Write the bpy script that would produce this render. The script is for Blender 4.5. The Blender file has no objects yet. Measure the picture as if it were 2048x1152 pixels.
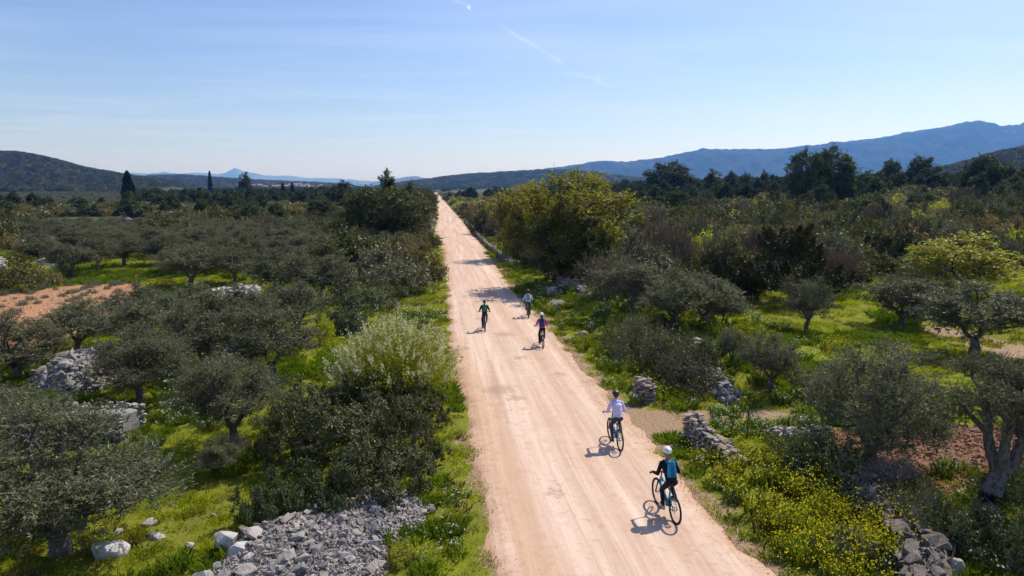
import bpy, bmesh, math, random
import numpy as np
from mathutils import Vector, Matrix, Euler

random.seed(7)
RNG = np.random.default_rng(11)
S = bpy.context.scene
COL = S.collection
R = math.radians
PI = math.pi

# ------------------------------------------------------------------ camera, sky, sun, exposure
CAMZ, PITCH, F = 8.0, R(8.376), 1365.33
cam = bpy.data.objects.new('camera', bpy.data.cameras.new('camera'))
COL.objects.link(cam)
cam.location = (0, 0, CAMZ)
cam.rotation_euler = (R(90) - PITCH, 0, 0)
cam.data.sensor_width = 36
cam.data.lens = 24
cam.data.clip_start = 0.1
cam.data.clip_end = 80000
S.camera = cam

SUN_EL, SUN_AZ = R(51), R(44)          # azimuth measured from +Y (forward) towards +X
w = bpy.data.worlds.new('World'); S.world = w; w.use_nodes = True
nt = w.node_tree; nt.nodes.clear()
wo = nt.nodes.new('ShaderNodeOutputWorld'); bg = nt.nodes.new('ShaderNodeBackground')
sky = nt.nodes.new('ShaderNodeTexSky'); sky.sky_type = 'NISHITA'; sky.sun_disc = False
sky.sun_elevation = SUN_EL; sky.sun_rotation = SUN_AZ
sky.air_density = 1.0; sky.dust_density = 0.7; sky.ozone_density = 3.0; sky.altitude = 60
bg.inputs['Strength'].default_value = 0.105
# thin cirrus: streaky noise laid on a plane high above (direction divided by its height)
tc = nt.nodes.new('ShaderNodeTexCoord'); sx = nt.nodes.new('ShaderNodeSeparateXYZ')
mz = nt.nodes.new('ShaderNodeMath'); mz.operation = 'MAXIMUM'; mz.inputs[1].default_value = 0.03
dx = nt.nodes.new('ShaderNodeMath'); dx.operation = 'DIVIDE'
dy = nt.nodes.new('ShaderNodeMath'); dy.operation = 'DIVIDE'
cb = nt.nodes.new('ShaderNodeCombineXYZ')
L = nt.links.new
L(tc.outputs['Generated'], sx.inputs[0]); L(sx.outputs[2], mz.inputs[0])
L(sx.outputs[0], dx.inputs[0]); L(mz.outputs[0], dx.inputs[1])
L(sx.outputs[1], dy.inputs[0]); L(mz.outputs[0], dy.inputs[1])
L(dx.outputs[0], cb.inputs[0]); L(dy.outputs[0], cb.inputs[1])
mp = nt.nodes.new('ShaderNodeMapping'); mp.inputs['Rotation'].default_value = (0, 0, R(28)); mp.inputs['Scale'].default_value = (0.30, 0.75, 1)
n1 = nt.nodes.new('ShaderNodeTexNoise'); n1.inputs['Scale'].default_value = 1.0; n1.inputs['Detail'].default_value = 7; n1.inputs['Roughness'].default_value = 0.58; n1.inputs['Distortion'].default_value = 0.5
cr = nt.nodes.new('ShaderNodeMapRange'); cr.inputs[1].default_value = 0.42; cr.inputs[2].default_value = 0.85; cr.inputs[3].default_value = 0; cr.inputs[4].default_value = 0.42
mxc = nt.nodes.new('ShaderNodeMix'); mxc.data_type = 'RGBA'
L(cb.outputs[0], mp.inputs[0]); L(mp.outputs[0], n1.inputs[0]); L(n1.outputs[0], cr.inputs[0]); L(cr.outputs[0], mxc.inputs[0])
L(sky.outputs[0], mxc.inputs[6]); mxc.inputs[7].default_value = (6.8, 7.6, 8.8, 1)
tn_ = nt.nodes.new('ShaderNodeMix'); tn_.data_type = 'RGBA'; tn_.blend_type = 'MULTIPLY'; tn_.inputs[0].default_value = 1; tn_.inputs[7].default_value = (0.93, 0.94, 1.16, 1)
L(mxc.outputs[2], tn_.inputs[6]); L(tn_.outputs[2], bg.inputs[0]); L(bg.outputs[0], wo.inputs[0])

sl = bpy.data.lights.new('sun', 'SUN'); sl.energy = 4.4; sl.angle = R(0.5); sl.color = (1.0, 0.95, 0.87)
sun = bpy.data.objects.new('sun', sl); COL.objects.link(sun)
sd = Vector((math.sin(SUN_AZ) * math.cos(SUN_EL), math.cos(SUN_AZ) * math.cos(SUN_EL), math.sin(SUN_EL)))
sun.rotation_euler = sd.to_track_quat('Z', 'Y').to_euler(); sun.location = (0, 0, 50)

S.view_settings.view_transform = 'Standard'; S.view_settings.look = 'None'
S.view_settings.exposure = 0.26; S.view_settings.gamma = 1; S.view_settings.use_curve_mapping = False
S.render.engine = 'CYCLES'
S.cycles.use_denoising = True
S.cycles.max_bounces = 6; S.cycles.diffuse_bounces = 3; S.cycles.glossy_bounces = 2; S.cycles.transmission_bounces = 3
S.cycles.transparent_max_bounces = 8; S.cycles.volume_bounces = 1
S.cycles.sample_clamp_indirect = 4

# ------------------------------------------------------------------ maths helpers
def smooth(a, b, x):
    t = np.clip((np.asarray(x, float) - a) / (b - a), 0, 1)
    return t * t * (3 - 2 * t)

def vnoise(x, y, seed=0):
    x = np.asarray(x, float); y = np.asarray(y, float)
    xi = np.floor(x); yi = np.floor(y); fx = x - xi; fy = y - yi
    fx = fx * fx * (3 - 2 * fx); fy = fy * fy * (3 - 2 * fy)
    def h(a, b):
        v = np.sin(a * 127.1 + b * 311.7 + seed * 74.7) * 43758.5453
        return v - np.floor(v)
    return (h(xi, yi) * (1 - fx) + h(xi + 1, yi) * fx) * (1 - fy) + (h(xi, yi + 1) * (1 - fx) + h(xi + 1, yi + 1) * fx) * fy

def fbm(x, y, seed=0, o=4):
    s = 0; a = 0.5; tot = 0
    for i in range(o):
        s = s + a * vnoise(x, y, seed + i * 13); tot += a; a *= 0.5; x = np.asarray(x) * 2.03; y = np.asarray(y) * 2.03
    return s / tot

def road_u(x, y): return x - (4.1 - 0.115 * y)

def T(x, y):
    """terrain height"""
    x = np.asarray(x, float); y = np.asarray(y, float)
    u = road_u(x, y); au = np.abs(u)
    off = smooth(4.2, 8, au)
    d = np.hypot(x, y)
    z = (fbm(x / 9, y / 9, 3) - 0.5) * 0.9 * off
    z = z + (fbm(x / 2.3, y / 2.3, 8) - 0.5) * 0.16 * off * (1 - smooth(60, 120, d))
    z = z + 0.55 * smooth(3.6, 6.5, u) * (1 - smooth(10, 17, u)) * smooth(24, 32, y) * (1 - smooth(55, 75, y))
    z = z + 6.0 * smooth(30, 150, u) * smooth(50, 170, y) + 7 * smooth(150, 500, u) * smooth(100, 300, y)
    z = z - 0.4 * smooth(7, 18, -u) * smooth(5, 20, y)
    z = z + (fbm(x / 160, y / 160, 5) - 0.5) * 5 * smooth(200, 600, d) * smooth(15, 90, au)
    return z

CP, SP = math.cos(PITCH), math.sin(PITCH)
def ray(px, py):
    a = (px - 1024) / F; b = (576 - py) / F
    return np.array([a, CP + b * SP, -SP + b * CP])
def gpt(px, py):
    d = ray(px, py); t0 = 4.0; t = t0
    while t < 6000:
        p = d * t
        if CAMZ + p[2] < T(p[0], p[1]):
            lo, hi = t / 1.04, t
            for _ in range(14):
                m = (lo + hi) / 2; q = d * m
                if CAMZ + q[2] < T(q[0], q[1]): hi = m
                else: lo = m
            q = d * hi
            return Vector((q[0], q[1], float(T(q[0], q[1]))))
        t *= 1.04
    return Vector((d[0] * t, d[1] * t, 0))
def proj(x, y, z):
    dz = np.asarray(z) - CAMZ
    dep = y * CP - dz * SP; up = y * SP + dz * CP
    dep = np.where(dep < 0.1, 0.1, dep)
    return 1024 + F * x / dep, 576 - F * up / dep, dep
def ztop(Y, py):
    b = (576 - py) / F
    return CAMZ + Y * (b * CP - SP) / (CP + b * SP)
def mpp(p):                        # metres per photo pixel at a point
    return float(proj(p[0], p[1], p[2])[2]) / F
def inpoly(px, py, poly):
    px = np.asarray(px, float); py = np.asarray(py, float)
    r = np.zeros(px.shape, bool); n = len(poly)
    for i in range(n):
        x1, y1 = poly[i]; x2, y2 = poly[(i + 1) % n]
        c = ((y1 > py) != (y2 > py)) & (px < (x2 - x1) * (py - y1) / ((y2 - y1) + 1e-9) + x1)
        r ^= c
    return r

# ------------------------------------------------------------------ object helpers
def tag(o, label=None, cat=None, group=None, kind=None):
    if label: o['label'] = label
    if cat: o['category'] = cat
    if group: o['group'] = group
    if kind: o['kind'] = kind
    return o
def link(name, me, parent=None):
    o = bpy.data.objects.new(name, me); COL.objects.link(o)
    if parent is not None: o.parent = parent
    return o
def empty(name, loc=(0, 0, 0), rz=0):
    o = bpy.data.objects.new(name, None); COL.objects.link(o)
    o.location = loc; o.rotation_euler = (0, 0, rz); o.empty_display_size = 0.3
    return o
def np_mesh(name, V, Fq, mats, midx=None, tint=None, smooth_=False):
    """V (n,3), Fq (m,k) constant-k faces or list of such arrays"""
    me = bpy.data.meshes.new(name)
    if not isinstance(Fq, list): Fq = [Fq]
    Fq = [np.asarray(f, np.int32) for f in Fq if len(f)]
    tot = np.concatenate([np.full(len(f), f.shape[1], np.int32) for f in Fq])
    loops = np.concatenate([f.ravel() for f in Fq])
    starts = np.concatenate([[0], np.cumsum(tot)[:-1]]).astype(np.int32)
    me.vertices.add(len(V)); me.vertices.foreach_set('co', np.asarray(V, np.float32).ravel())
    me.loops.add(len(loops)); me.loops.foreach_set('vertex_index', loops)
    me.polygons.add(len(tot)); me.polygons.foreach_set('loop_start', starts); me.polygons.foreach_set('loop_total', tot)
    if midx is not None: me.polygons.foreach_set('material_index', np.asarray(midx, np.int32))
    me.polygons.foreach_set('use_smooth', np.full(len(tot), smooth_))
    for m in (mats if isinstance(mats, (list, tuple)) else [mats]): me.materials.append(m)
    if tint is not None:
        a = me.attributes.new('tint', 'FLOAT', 'FACE'); a.data.foreach_set('value', np.asarray(tint, np.float32))
    me.update(calc_edges=True)
    return me

# ------------------------------------------------------------------ materials
class NB:
    def __init__(s, name):
        s.m = bpy.data.materials.new(name); s.m.use_nodes = True; s.t = s.m.node_tree; s.t.nodes.clear()
        s.out = s.n('ShaderNodeOutputMaterial')
    def n(s, typ, **kw):
        x = s.t.nodes.new(typ)
        for k, v in kw.items(): setattr(x, k, v)
        return x
    def set(s, node, **kw):
        for k, v in kw.items(): s.put(node.inputs[k.replace('_', ' ')], v)
        return node
    def put(s, sock, v):
        if isinstance(v, bpy.types.NodeSocket): s.t.links.new(v, sock)
        elif isinstance(v, tuple) and len(v) == 3 and sock.type == 'RGBA': sock.default_value = (*v, 1)
        else: sock.default_value = v
    def attr(s, name, out='Fac'):
        return s.n('ShaderNodeAttribute', attribute_name=name).outputs[out]
    def coord(s, out='Object'): return s.n('ShaderNodeTexCoord').outputs[out]
    def noise(s, vec, scale, detail=4, rough=0.55, dist=0, out=0):
        x = s.n('ShaderNodeTexNoise'); s.put(x.inputs['Vector'], vec); x.inputs['Scale'].default_value = scale
        x.inputs['Detail'].default_value = detail; x.inputs['Roughness'].default_value = rough; x.inputs['Distortion'].default_value = dist
        return x.outputs[out]
    def vor(s, vec, scale, feature='F1', out=0):
        x = s.n('ShaderNodeTexVoronoi', feature=feature); s.put(x.inputs['Vector'], vec); x.inputs['Scale'].default_value = scale
        return x.outputs[out]
    def mapr(s, v, a, b, c=0., d=1., smoothstep=False):
        x = s.n('ShaderNodeMapRange')
        if smoothstep: x.interpolation_type = 'SMOOTHSTEP'
        s.put(x.inputs[0], v)
        for i, q in enumerate((a, b, c, d)): s.put(x.inputs[i + 1], q)
        return x.outputs[0]
    def math(s, op, a, b=0.0, c=0.0):
        x = s.n('ShaderNodeMath', operation=op); s.put(x.inputs[0], a); s.put(x.inputs[1], b)
        if len(x.inputs) > 2: s.put(x.inputs[2], c)
        return x.outputs[0]
    def mix(s, f, a, b, bt='MIX'):
        x = s.n('ShaderNodeMix', data_type='RGBA', blend_type=bt); s.put(x.inputs[0], f); s.put(x.inputs[6], a); s.put(x.inputs[7], b)
        return x.outputs[2]
    def mapping(s, vec, sc=(1, 1, 1), rot=(0, 0, 0)):
        x = s.n('ShaderNodeMapping'); s.put(x.inputs[0], vec); x.inputs['Scale'].default_value = sc; x.inputs['Rotation'].default_value = rot
        return x.outputs[0]
    def bump(s, h, strength=0.5, dist=0.05):
        x = s.n('ShaderNodeBump'); s.put(x.inputs['Height'], h); x.inputs['Strength'].default_value = strength; x.inputs['Distance'].default_value = dist
        return x.outputs[0]
    def princ(s, color, rough=0.8, normal=None, **kw):
        p = s.n('ShaderNodeBsdfPrincipled'); s.put(p.inputs['Base Color'], color); s.put(p.inputs['Roughness'], rough)
        p.inputs['Specular IOR Level'].default_value = kw.pop('spec', 0.3)
        for k, v in kw.items(): s.put(p.inputs[k.replace('_', ' ')], v)
        if normal is not None: s.put(p.inputs['Normal'], normal)
        s.t.links.new(p.outputs[0], s.out.inputs[0])
        return s.m

def leafmat(name, c1, c2, transl=0.35, gloss=0.08, rough=0.45, var=0.25, hue=0.02, under=None, tcol=(1.25, 1.3, 0.6)):
    b = NB(name)
    c = b.mix(b.attr('tint'), c1, c2)
    rnd = b.n('ShaderNodeObjectInfo').outputs['Random']
    hs = b.n('ShaderNodeHueSaturation')
    b.put(hs.inputs['Hue'], b.mapr(rnd, 0, 1, 0.5 - hue, 0.5 + hue))
    r2 = b.math('FRACT', b.math('MULTIPLY', rnd, 7.31))
    b.put(hs.inputs['Value'], b.mapr(r2, 0, 1, 1 - var, 1 + var)); b.put(hs.inputs['Color'], c)
    c = hs.outputs[0]
    if under:
        c = b.mix(b.n('ShaderNodeNewGeometry').outputs['Backfacing'], c, under)
    d = b.n('ShaderNodeBsdfDiffuse'); b.put(d.inputs[0], c)
    t = b.n('ShaderNodeBsdfTranslucent'); b.put(t.inputs[0], b.mix(1.0, c, tcol, 'MULTIPLY'))
    g = b.n('ShaderNodeBsdfGlossy'); b.put(g.inputs['Color'], (0.75, 0.78, 0.75)); g.inputs['Roughness'].default_value = rough
    m1 = b.n('ShaderNodeMixShader'); m1.inputs[0].default_value = transl; b.t.links.new(d.outputs[0], m1.inputs[1]); b.t.links.new(t.outputs[0], m1.inputs[2])
    m2 = b.n('ShaderNodeMixShader'); m2.inputs[0].default_value = gloss; b.t.links.new(m1.outputs[0], m2.inputs[1]); b.t.links.new(g.outputs[0], m2.inputs[2])
    b.t.links.new(m2.outputs[0], b.out.inputs[0])
    return b.m

def simple(name, col, rough=0.6, spec=0.4, metal=0.0, nscale=0, namt=0.15):
    b = NB(name)
    c = col
    if nscale: c = b.mix(b.mapr(b.noise(b.coord(), nscale), 0.3, 0.7, 0, 1), tuple(x * (1 - namt) for x in col), tuple(min(1, x * (1 + namt)) for x in col))
    return b.princ(c, rough, spec=spec, Metallic=metal)

M_OLIVE = leafmat('olive_leaf', (0.070, 0.080, 0.034), (0.155, 0.155, 0.076), 0.25, 0.035, 0.5, 0.28, 0.015, under=(0.19, 0.18, 0.12), tcol=(1, 1.05, 0.6))
M_OAK = leafmat('dark_leaf', (0.050, 0.058, 0.013), (0.145, 0.14, 0.036), 0.25, 0.035, 0.5, 0.3, 0.02)
M_MASTIC = leafmat('mastic_leaf', (0.050, 0.070, 0.016), (0.125, 0.145, 0.045), 0.25, 0.04, 0.5, 0.2, 0.015)
M_HEATH = leafmat('heath_leaf', (0.12, 0.10, 0.024), (0.26, 0.19, 0.056), 0.3, 0.04, 0.5, 0.3, 0.03)
M_GREY = leafmat('grey_leaf', (0.11, 0.11, 0.052), (0.21, 0.20, 0.11), 0.25, 0.06, 0.5, 0.25, 0.02)
M_FRESH = leafmat('fresh_leaf', (0.26, 0.28, 0.016), (0.50, 0.48, 0.035), 0.5, 0.05, 0.5, 0.18, 0.012)
M_PINE = leafmat('pine_needles', (0.034, 0.050, 0.014), (0.088, 0.105, 0.030), 0.25, 0.03, 0.5, 0.25, 0.02)
M_NEAR = leafmat('glossy_leaf', (0.045, 0.056, 0.012), (0.21, 0.205, 0.065), 0.25, 0.05, 0.5, 0.12, 0.012)
M_YLEAF = leafmat('mustard_leaf', (0.15, 0.18, 0.016), (0.30, 0.31, 0.03), 0.5, 0.03, 0.5, 0.2, 0.012)
M_GR2 = leafmat('rank_grass', (0.13, 0.20, 0.012), (0.24, 0.30, 0.022), 0.55, 0.03, 0.5, 0.15, 0.012)
M_FR2 = leafmat('half_fresh_leaf', (0.11, 0.108, 0.010), (0.46, 0.39, 0.028), 0.48, 0.04, 0.5, 0.12, 0.012)
M_CYP = leafmat('cypress_needles', (0.016, 0.028, 0.010), (0.036, 0.05, 0.016), 0.1, 0.03, 0.5, 0.2, 0.01)
M_JUN = leafmat('juniper_needles', (0.020, 0.026, 0.006), (0.075, 0.072, 0.014), 0.2, 0.04, 0.5, 0.15, 0.02)
M_LAV = leafmat('lavender_leaf', (0.085, 0.11, 0.07), (0.15, 0.18, 0.12), 0.2, 0.04, 0.6, 0.2, 0.02)
M_GRASS = leafmat('grass_blade', (0.215, 0.26, 0.010), (0.42, 0.41, 0.022), 0.58, 0.03, 0.5, 0.28, 0.018)
M_DRY = leafmat('dry_blade', (0.20, 0.18, 0.05), (0.34, 0.28, 0.10), 0.4, 0.03, 0.5, 0.2, 0.02)
M_HERB = leafmat('herb_leaf', (0.11, 0.165, 0.014), (0.21, 0.27, 0.03), 0.4, 0.05, 0.5, 0.2, 0.015)
M_WHITE = leafmat('white_petal', (0.62, 0.62, 0.50), (0.8, 0.8, 0.72), 0.3, 0.0, 0.5, 0.05, 0, tcol=(1, 1, 1))
M_CREAM = leafmat('cream_petal', (0.45, 0.44, 0.22), (0.72, 0.68, 0.45), 0.35, 0.0, 0.5, 0.05, 0, tcol=(1, 1, 0.8))
M_YEL = leafmat('yellow_petal', (0.60, 0.52, 0.02), (0.85, 0.72, 0.04), 0.35, 0.0, 0.5, 0.08, 0.01, tcol=(1, 1, 0.5))
M_TWIG = leafmat('twig_bark', (0.10, 0.078, 0.055), (0.24, 0.19, 0.15), 0.0, 0.0, 0.5, 0.2, 0.02)
M_PALETWIG = leafmat('pale_twig', (0.20, 0.17, 0.14), (0.36, 0.32, 0.28), 0.0, 0.0, 0.5, 0.1, 0.01)

def barkmat(name, a, b_, sc=14):
    b = NB(name); co = b.mapping(b.coord(), (1, 1, 0.35))
    n = b.noise(co, sc, 6, 0.65)
    return b.princ(b.mix(b.mapr(n, 0.35, 0.65), a, b_), 0.9, b.bump(n, 0.8, 0.03), spec=0.15)
M_BARK = barkmat('olive_bark', (0.055, 0.045, 0.037), (0.20, 0.175, 0.15))
M_DBARK = barkmat('dark_bark', (0.035, 0.027, 0.02), (0.11, 0.085, 0.065))

def rockmat(name, a, c, lich=(0.10, 0.095, 0.09), warm=(0.34, 0.27, 0.22)):
    b = NB(name); geo = b.n('ShaderNodeNewGeometry').outputs['Position']
    n = b.noise(geo, 3.0, 6, 0.62); n2 = b.noise(geo, 17, 5, 0.6); n3 = b.noise(geo, 60, 3, 0.6)
    rnd = b.n('ShaderNodeObjectInfo').outputs['Random']
    col = b.mix(b.mapr(n2, 0.3, 0.7), a, c)
    isl = b.n('ShaderNodeNewGeometry').outputs['Random Per Island']
    r = b.math('FRACT', b.math('ADD', rnd, isl))
    col = b.mix(b.mapr(r, 0.5, 1.0, 0, 0.55), col, warm)
    col = b.mix(b.mapr(n, 0.50, 0.66, 0, 0.75), col, lich)
    hs = b.n('ShaderNodeHueSaturation'); b.put(hs.inputs['Value'], b.mapr(b.math('FRACT', b.math('MULTIPLY', r, 5.7)), 0, 1, 0.72, 1.22)); b.put(hs.inputs['Color'], col)
    h = b.math('ADD', n2, b.math('MULTIPLY', n3, 0.35))
    return b.princ(hs.outputs[0], 0.92, b.bump(h, 0.9, 0.03), spec=0.2)
M_ROCK = rockmat('limestone', (0.22, 0.20, 0.185), (0.44, 0.405, 0.375))
M_ROCKW = rockmat('warm_stone', (0.26, 0.22, 0.19), (0.44, 0.38, 0.33), warm=(0.38, 0.26, 0.20))
M_ROCKD = rockmat('dark_stone', (0.085, 0.072, 0.065), (0.22, 0.185, 0.165), lich=(0.07, 0.06, 0.055), warm=(0.26, 0.19, 0.15))  # darker stone copy: shade on the lower right walls put into the colour
M_ROCKP = rockmat('pale_boulder', (0.42, 0.40, 0.38), (0.62, 0.58, 0.55), lich=(0.25, 0.22, 0.22))

# ground sheet material: colour only, driven by the painted zones (tan soil, red soil, leaf litter)
def ground_material():
    b = NB('ground_cover'); geo = b.n('ShaderNodeNewGeometry').outputs['Position']
    n1 = b.noise(geo, 0.22, 6, 0.6); n2 = b.noise(geo, 1.6, 6, 0.65); n3 = b.noise(geo, 11, 5, 0.65); n4 = b.noise(geo, 55, 3, 0.6)
    grass = b.mix(b.mapr(n2, 0.3, 0.7), (0.14, 0.17, 0.010), (0.28, 0.29, 0.022))
    grass = b.mix(b.mapr(n1, 0.45, 0.62, 0, 0.55), grass, (0.22, 0.21, 0.05))
    grass = b.mix(b.mapr(n3, 0.58, 0.75, 0, 0.6), grass, (0.10, 0.085, 0.04))
    tan = b.mix(b.mapr(n3, 0.3, 0.7), (0.30, 0.19, 0.11), (0.50, 0.34, 0.22))
    red = b.mix(b.mapr(n3, 0.3, 0.7), (0.15, 0.075, 0.042), (0.31, 0.17, 0.10))
    red = b.mix(b.mapr(n2, 0.4, 0.65, 0, 0.5), red, (0.34, 0.20, 0.13))
    orange = b.mix(b.mapr(n3, 0.3, 0.7), (0.36, 0.17, 0.085), (0.54, 0.30, 0.17))
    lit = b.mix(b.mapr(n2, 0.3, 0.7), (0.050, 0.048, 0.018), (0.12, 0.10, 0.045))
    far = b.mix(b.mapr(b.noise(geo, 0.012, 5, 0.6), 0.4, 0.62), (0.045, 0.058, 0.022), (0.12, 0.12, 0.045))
    z = b.n('ShaderNodeAttribute', attribute_name='zone'); sp = b.n('ShaderNodeSeparateColor'); b.put(sp.inputs[0], z.outputs['Color'])
    jit = b.mapr(n3, 0.3, 0.7, -0.22, 0.22)
    def m(ch): return b.mapr(b.math('ADD', ch, jit), 0.35, 0.62, 0, 1, True)
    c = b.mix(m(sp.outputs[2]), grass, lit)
    c = b.mix(m(sp.outputs[0]), c, tan)
    c = b.mix(m(sp.outputs[1]), c, red)
    c = b.mix(m(b.attr('field')), c, orange)
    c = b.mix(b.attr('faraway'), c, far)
    h = b.math('ADD', b.math('MULTIPLY', n3, 1.0), b.math('MULTIPLY', n4, 0.3))
    return b.princ(c, 0.95, b.bump(h, 0.9, 0.12), spec=0.1)

def road_material():
    b = NB('packed_gravel'); r = b.attr('ruv', 'Vector'); geo = b.n('ShaderNodeNewGeometry').outputs['Position']
    s1 = b.noise(b.mapping(r, (1.5, 0.045, 1)), 1.0, 6, 0.62, 0.5)
    s2 = b.noise(b.mapping(r, (5.5, 0.16, 1)), 1.0, 5, 0.6, 0.8)
    p1 = b.noise(geo, 0.55, 6, 0.62, 0.6); p2 = b.noise(geo, 3.2, 6, 0.65); f = b.noise(geo, 38, 4, 0.7); v = b.vor(geo, 26)
    c = b.mix(b.mapr(s1, 0.35, 0.65), (0.49, 0.33, 0.235), (0.72, 0.545, 0.425))
    c = b.mix(b.mapr(s2, 0.5, 0.66, 0, 0.5), c, (0.48, 0.30, 0.19))
    c = b.mix(b.mapr(p1, 0.48, 0.70, 0, 0.4), c, (0.68, 0.53, 0.43))
    c = b.mix(b.mapr(b.noise(b.mapping(r, (0.42, 0.03, 1)), 1.0, 4, 0.6, 0.4), 0.48, 0.62, 0, 0.7), c, (0.52, 0.325, 0.205))
    c = b.mix(b.mapr(p2, 0.54, 0.70, 0, 0.6), c, (0.47, 0.29, 0.18))
    c = b.mix(b.mapr(b.noise(geo, 9.0, 5, 0.7), 0.56, 0.72, 0, 0.4), c, (0.40, 0.26, 0.17))
    c = b.mix(b.mapr(f, 0.58, 0.8, 0, 0.5), c, (0.34, 0.22, 0.15))
    c = b.mix(b.mapr(v, 0.0, 0.14, 0.35, 0), c, (0.74, 0.62, 0.52))
    ed = b.attr('edge')
    c = b.mix(b.mapr(b.math('ADD', ed, b.mapr(p2, 0.3, 0.7, -0.25, 0.25)), 0.2, 0.9, 0, 0.75), c, (0.44, 0.26, 0.15))
    dk = b.math('MULTIPLY', b.mapr(b.noise(geo, 0.9, 4, 0.7, 1.2), 0.64, 0.70), b.mapr(b.noise(b.mapping(r, (1, 1, 1)), 0.12, 2), 0.5, 0.6))
    c = b.mix(b.math('MULTIPLY', dk, 0.6), c, (0.30, 0.19, 0.13))
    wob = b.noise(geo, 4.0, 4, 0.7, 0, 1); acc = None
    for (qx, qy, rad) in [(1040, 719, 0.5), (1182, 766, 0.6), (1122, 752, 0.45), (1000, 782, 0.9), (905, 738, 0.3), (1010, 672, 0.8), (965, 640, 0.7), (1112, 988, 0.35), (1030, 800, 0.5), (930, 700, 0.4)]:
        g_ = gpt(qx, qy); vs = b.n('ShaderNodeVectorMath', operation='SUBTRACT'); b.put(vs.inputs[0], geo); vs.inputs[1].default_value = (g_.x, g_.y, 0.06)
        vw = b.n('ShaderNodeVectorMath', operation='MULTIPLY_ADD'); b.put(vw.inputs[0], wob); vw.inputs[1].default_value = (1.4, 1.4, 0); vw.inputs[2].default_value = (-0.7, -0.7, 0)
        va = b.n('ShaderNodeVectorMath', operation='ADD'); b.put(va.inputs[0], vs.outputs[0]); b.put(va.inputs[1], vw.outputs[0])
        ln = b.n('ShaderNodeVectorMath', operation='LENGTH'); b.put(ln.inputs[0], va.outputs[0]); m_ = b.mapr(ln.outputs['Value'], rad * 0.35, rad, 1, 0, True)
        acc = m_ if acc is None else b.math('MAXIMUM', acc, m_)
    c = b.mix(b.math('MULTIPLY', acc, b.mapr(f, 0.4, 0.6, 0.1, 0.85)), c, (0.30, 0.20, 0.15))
    h = b.math('ADD', b.math('MULTIPLY', s2, 0.7), b.math('ADD', b.math('MULTIPLY', f, 0.3), b.math('MULTIPLY', p2, 0.5)))
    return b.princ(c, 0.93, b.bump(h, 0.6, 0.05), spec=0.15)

# ------------------------------------------------------------------ zones in the place (drawn as outlines on the ground)
def outline(pts):
    return [tuple(gpt(*p)[:2]) for p in pts]
Z_FIELD = outline([(-260, 650), (-260, 592), (0, 590), (60, 578), (140, 572), (275, 566), (292, 573), (255, 612), (185, 655), (100, 690), (-150, 700)])
Z_TRACK = outline([(1232, 812), (1290, 816), (1420, 822), (1560, 820), (1600, 832), (1540, 842), (1430, 846), (1372, 856), (1350, 900), (1320, 902)])
Z_RED = outline([(1630, 850), (1700, 862), (1800, 848), (1900, 850), (2040, 855), (2130, 930), (2060, 965), (1960, 950), (1905, 990), (1800, 972), (1715, 935), (1650, 895)])
Z_STRIP = outline([(1835, 652), (1905, 655), (2048, 688), (2140, 705), (2140, 730), (2000, 716), (1900, 684)])
Z_DRYL = outline([(-200, 600), (-200, 470), (60, 448), (330, 438), (420, 446), (250, 482), (120, 505), (60, 560), (0, 590)])
# front edge (photo columns) of the scrub on each side: everything behind it is scrub
SCR_X = [870, 905, 960, 1040, 1100, 1200, 1300, 1400, 1480, 1560, 1680, 1740, 1850, 2048, 2300]
SCR_Y = [400, 425, 470, 530, 556, 585, 592, 590, 576, 585, 578, 560, 556, 545, 545]
SCL_X = [-300, 20, 80, 250, 330, 640, 700, 790, 866, 872]
SCL_Y = [520, 500, 436, 432, 470, 480, 540, 560, 500, 400]
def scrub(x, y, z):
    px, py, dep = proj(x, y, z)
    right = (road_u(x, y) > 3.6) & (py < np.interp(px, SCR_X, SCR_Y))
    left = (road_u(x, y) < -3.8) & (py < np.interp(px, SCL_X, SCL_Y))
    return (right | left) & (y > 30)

# ------------------------------------------------------------------ ground sheet
def warp(n, half, near):
    t = np.linspace(-1, 1, n); k = 7.4
    return np.sinh(t * k) / np.sinh(k) * half
gx = np.concatenate([-np.geomspace(46, 19000, 70)[::-1], np.linspace(-45.6, 52, 270), np.geomspace(52.5, 19000, 70)])
gy = np.concatenate([[-3000, -600, -150, -40, -10], np.linspace(0, 80, 230), 80 + np.geomspace(0.5, 18500, 150)])
GX, GY = np.meshgrid(gx, gy)
GZ = T(GX, GY)
nx, ny = len(gx), len(gy)
idx = np.arange(nx * ny).reshape(ny, nx)
Fg = np.stack([idx[:-1, :-1], idx[:-1, 1:], idx[1:, 1:], idx[1:, :-1]], -1).reshape(-1, 4)
V = np.stack([GX, GY, GZ], -1).reshape(-1, 3)
me = np_mesh('ground', V, Fg, ground_material(), smooth_=True)
X, Y, Z = V[:, 0], V[:, 1], V[:, 2]
track = inpoly(X, Y, Z_TRACK) | inpoly(X, Y, Z_STRIP)
red = inpoly(X, Y, Z_RED); fieldz = inpoly(X, Y, Z_FIELD)
u = road_u(X, Y)
shoulder = 1 - smooth(2.9, 3.35, np.abs(u + (fbm(X / 1.5, Y / 1.5, 2) - 0.5) * 1.4))
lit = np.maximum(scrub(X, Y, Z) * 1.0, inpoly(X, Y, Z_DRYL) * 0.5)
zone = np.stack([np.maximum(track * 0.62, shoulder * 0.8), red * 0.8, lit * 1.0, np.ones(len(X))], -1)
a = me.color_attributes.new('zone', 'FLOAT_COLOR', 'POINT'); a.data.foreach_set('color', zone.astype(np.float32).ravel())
a = me.attributes.new('field', 'FLOAT', 'POINT'); a.data.foreach_set('value', (fieldz * 1.0).astype(np.float32))
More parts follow.
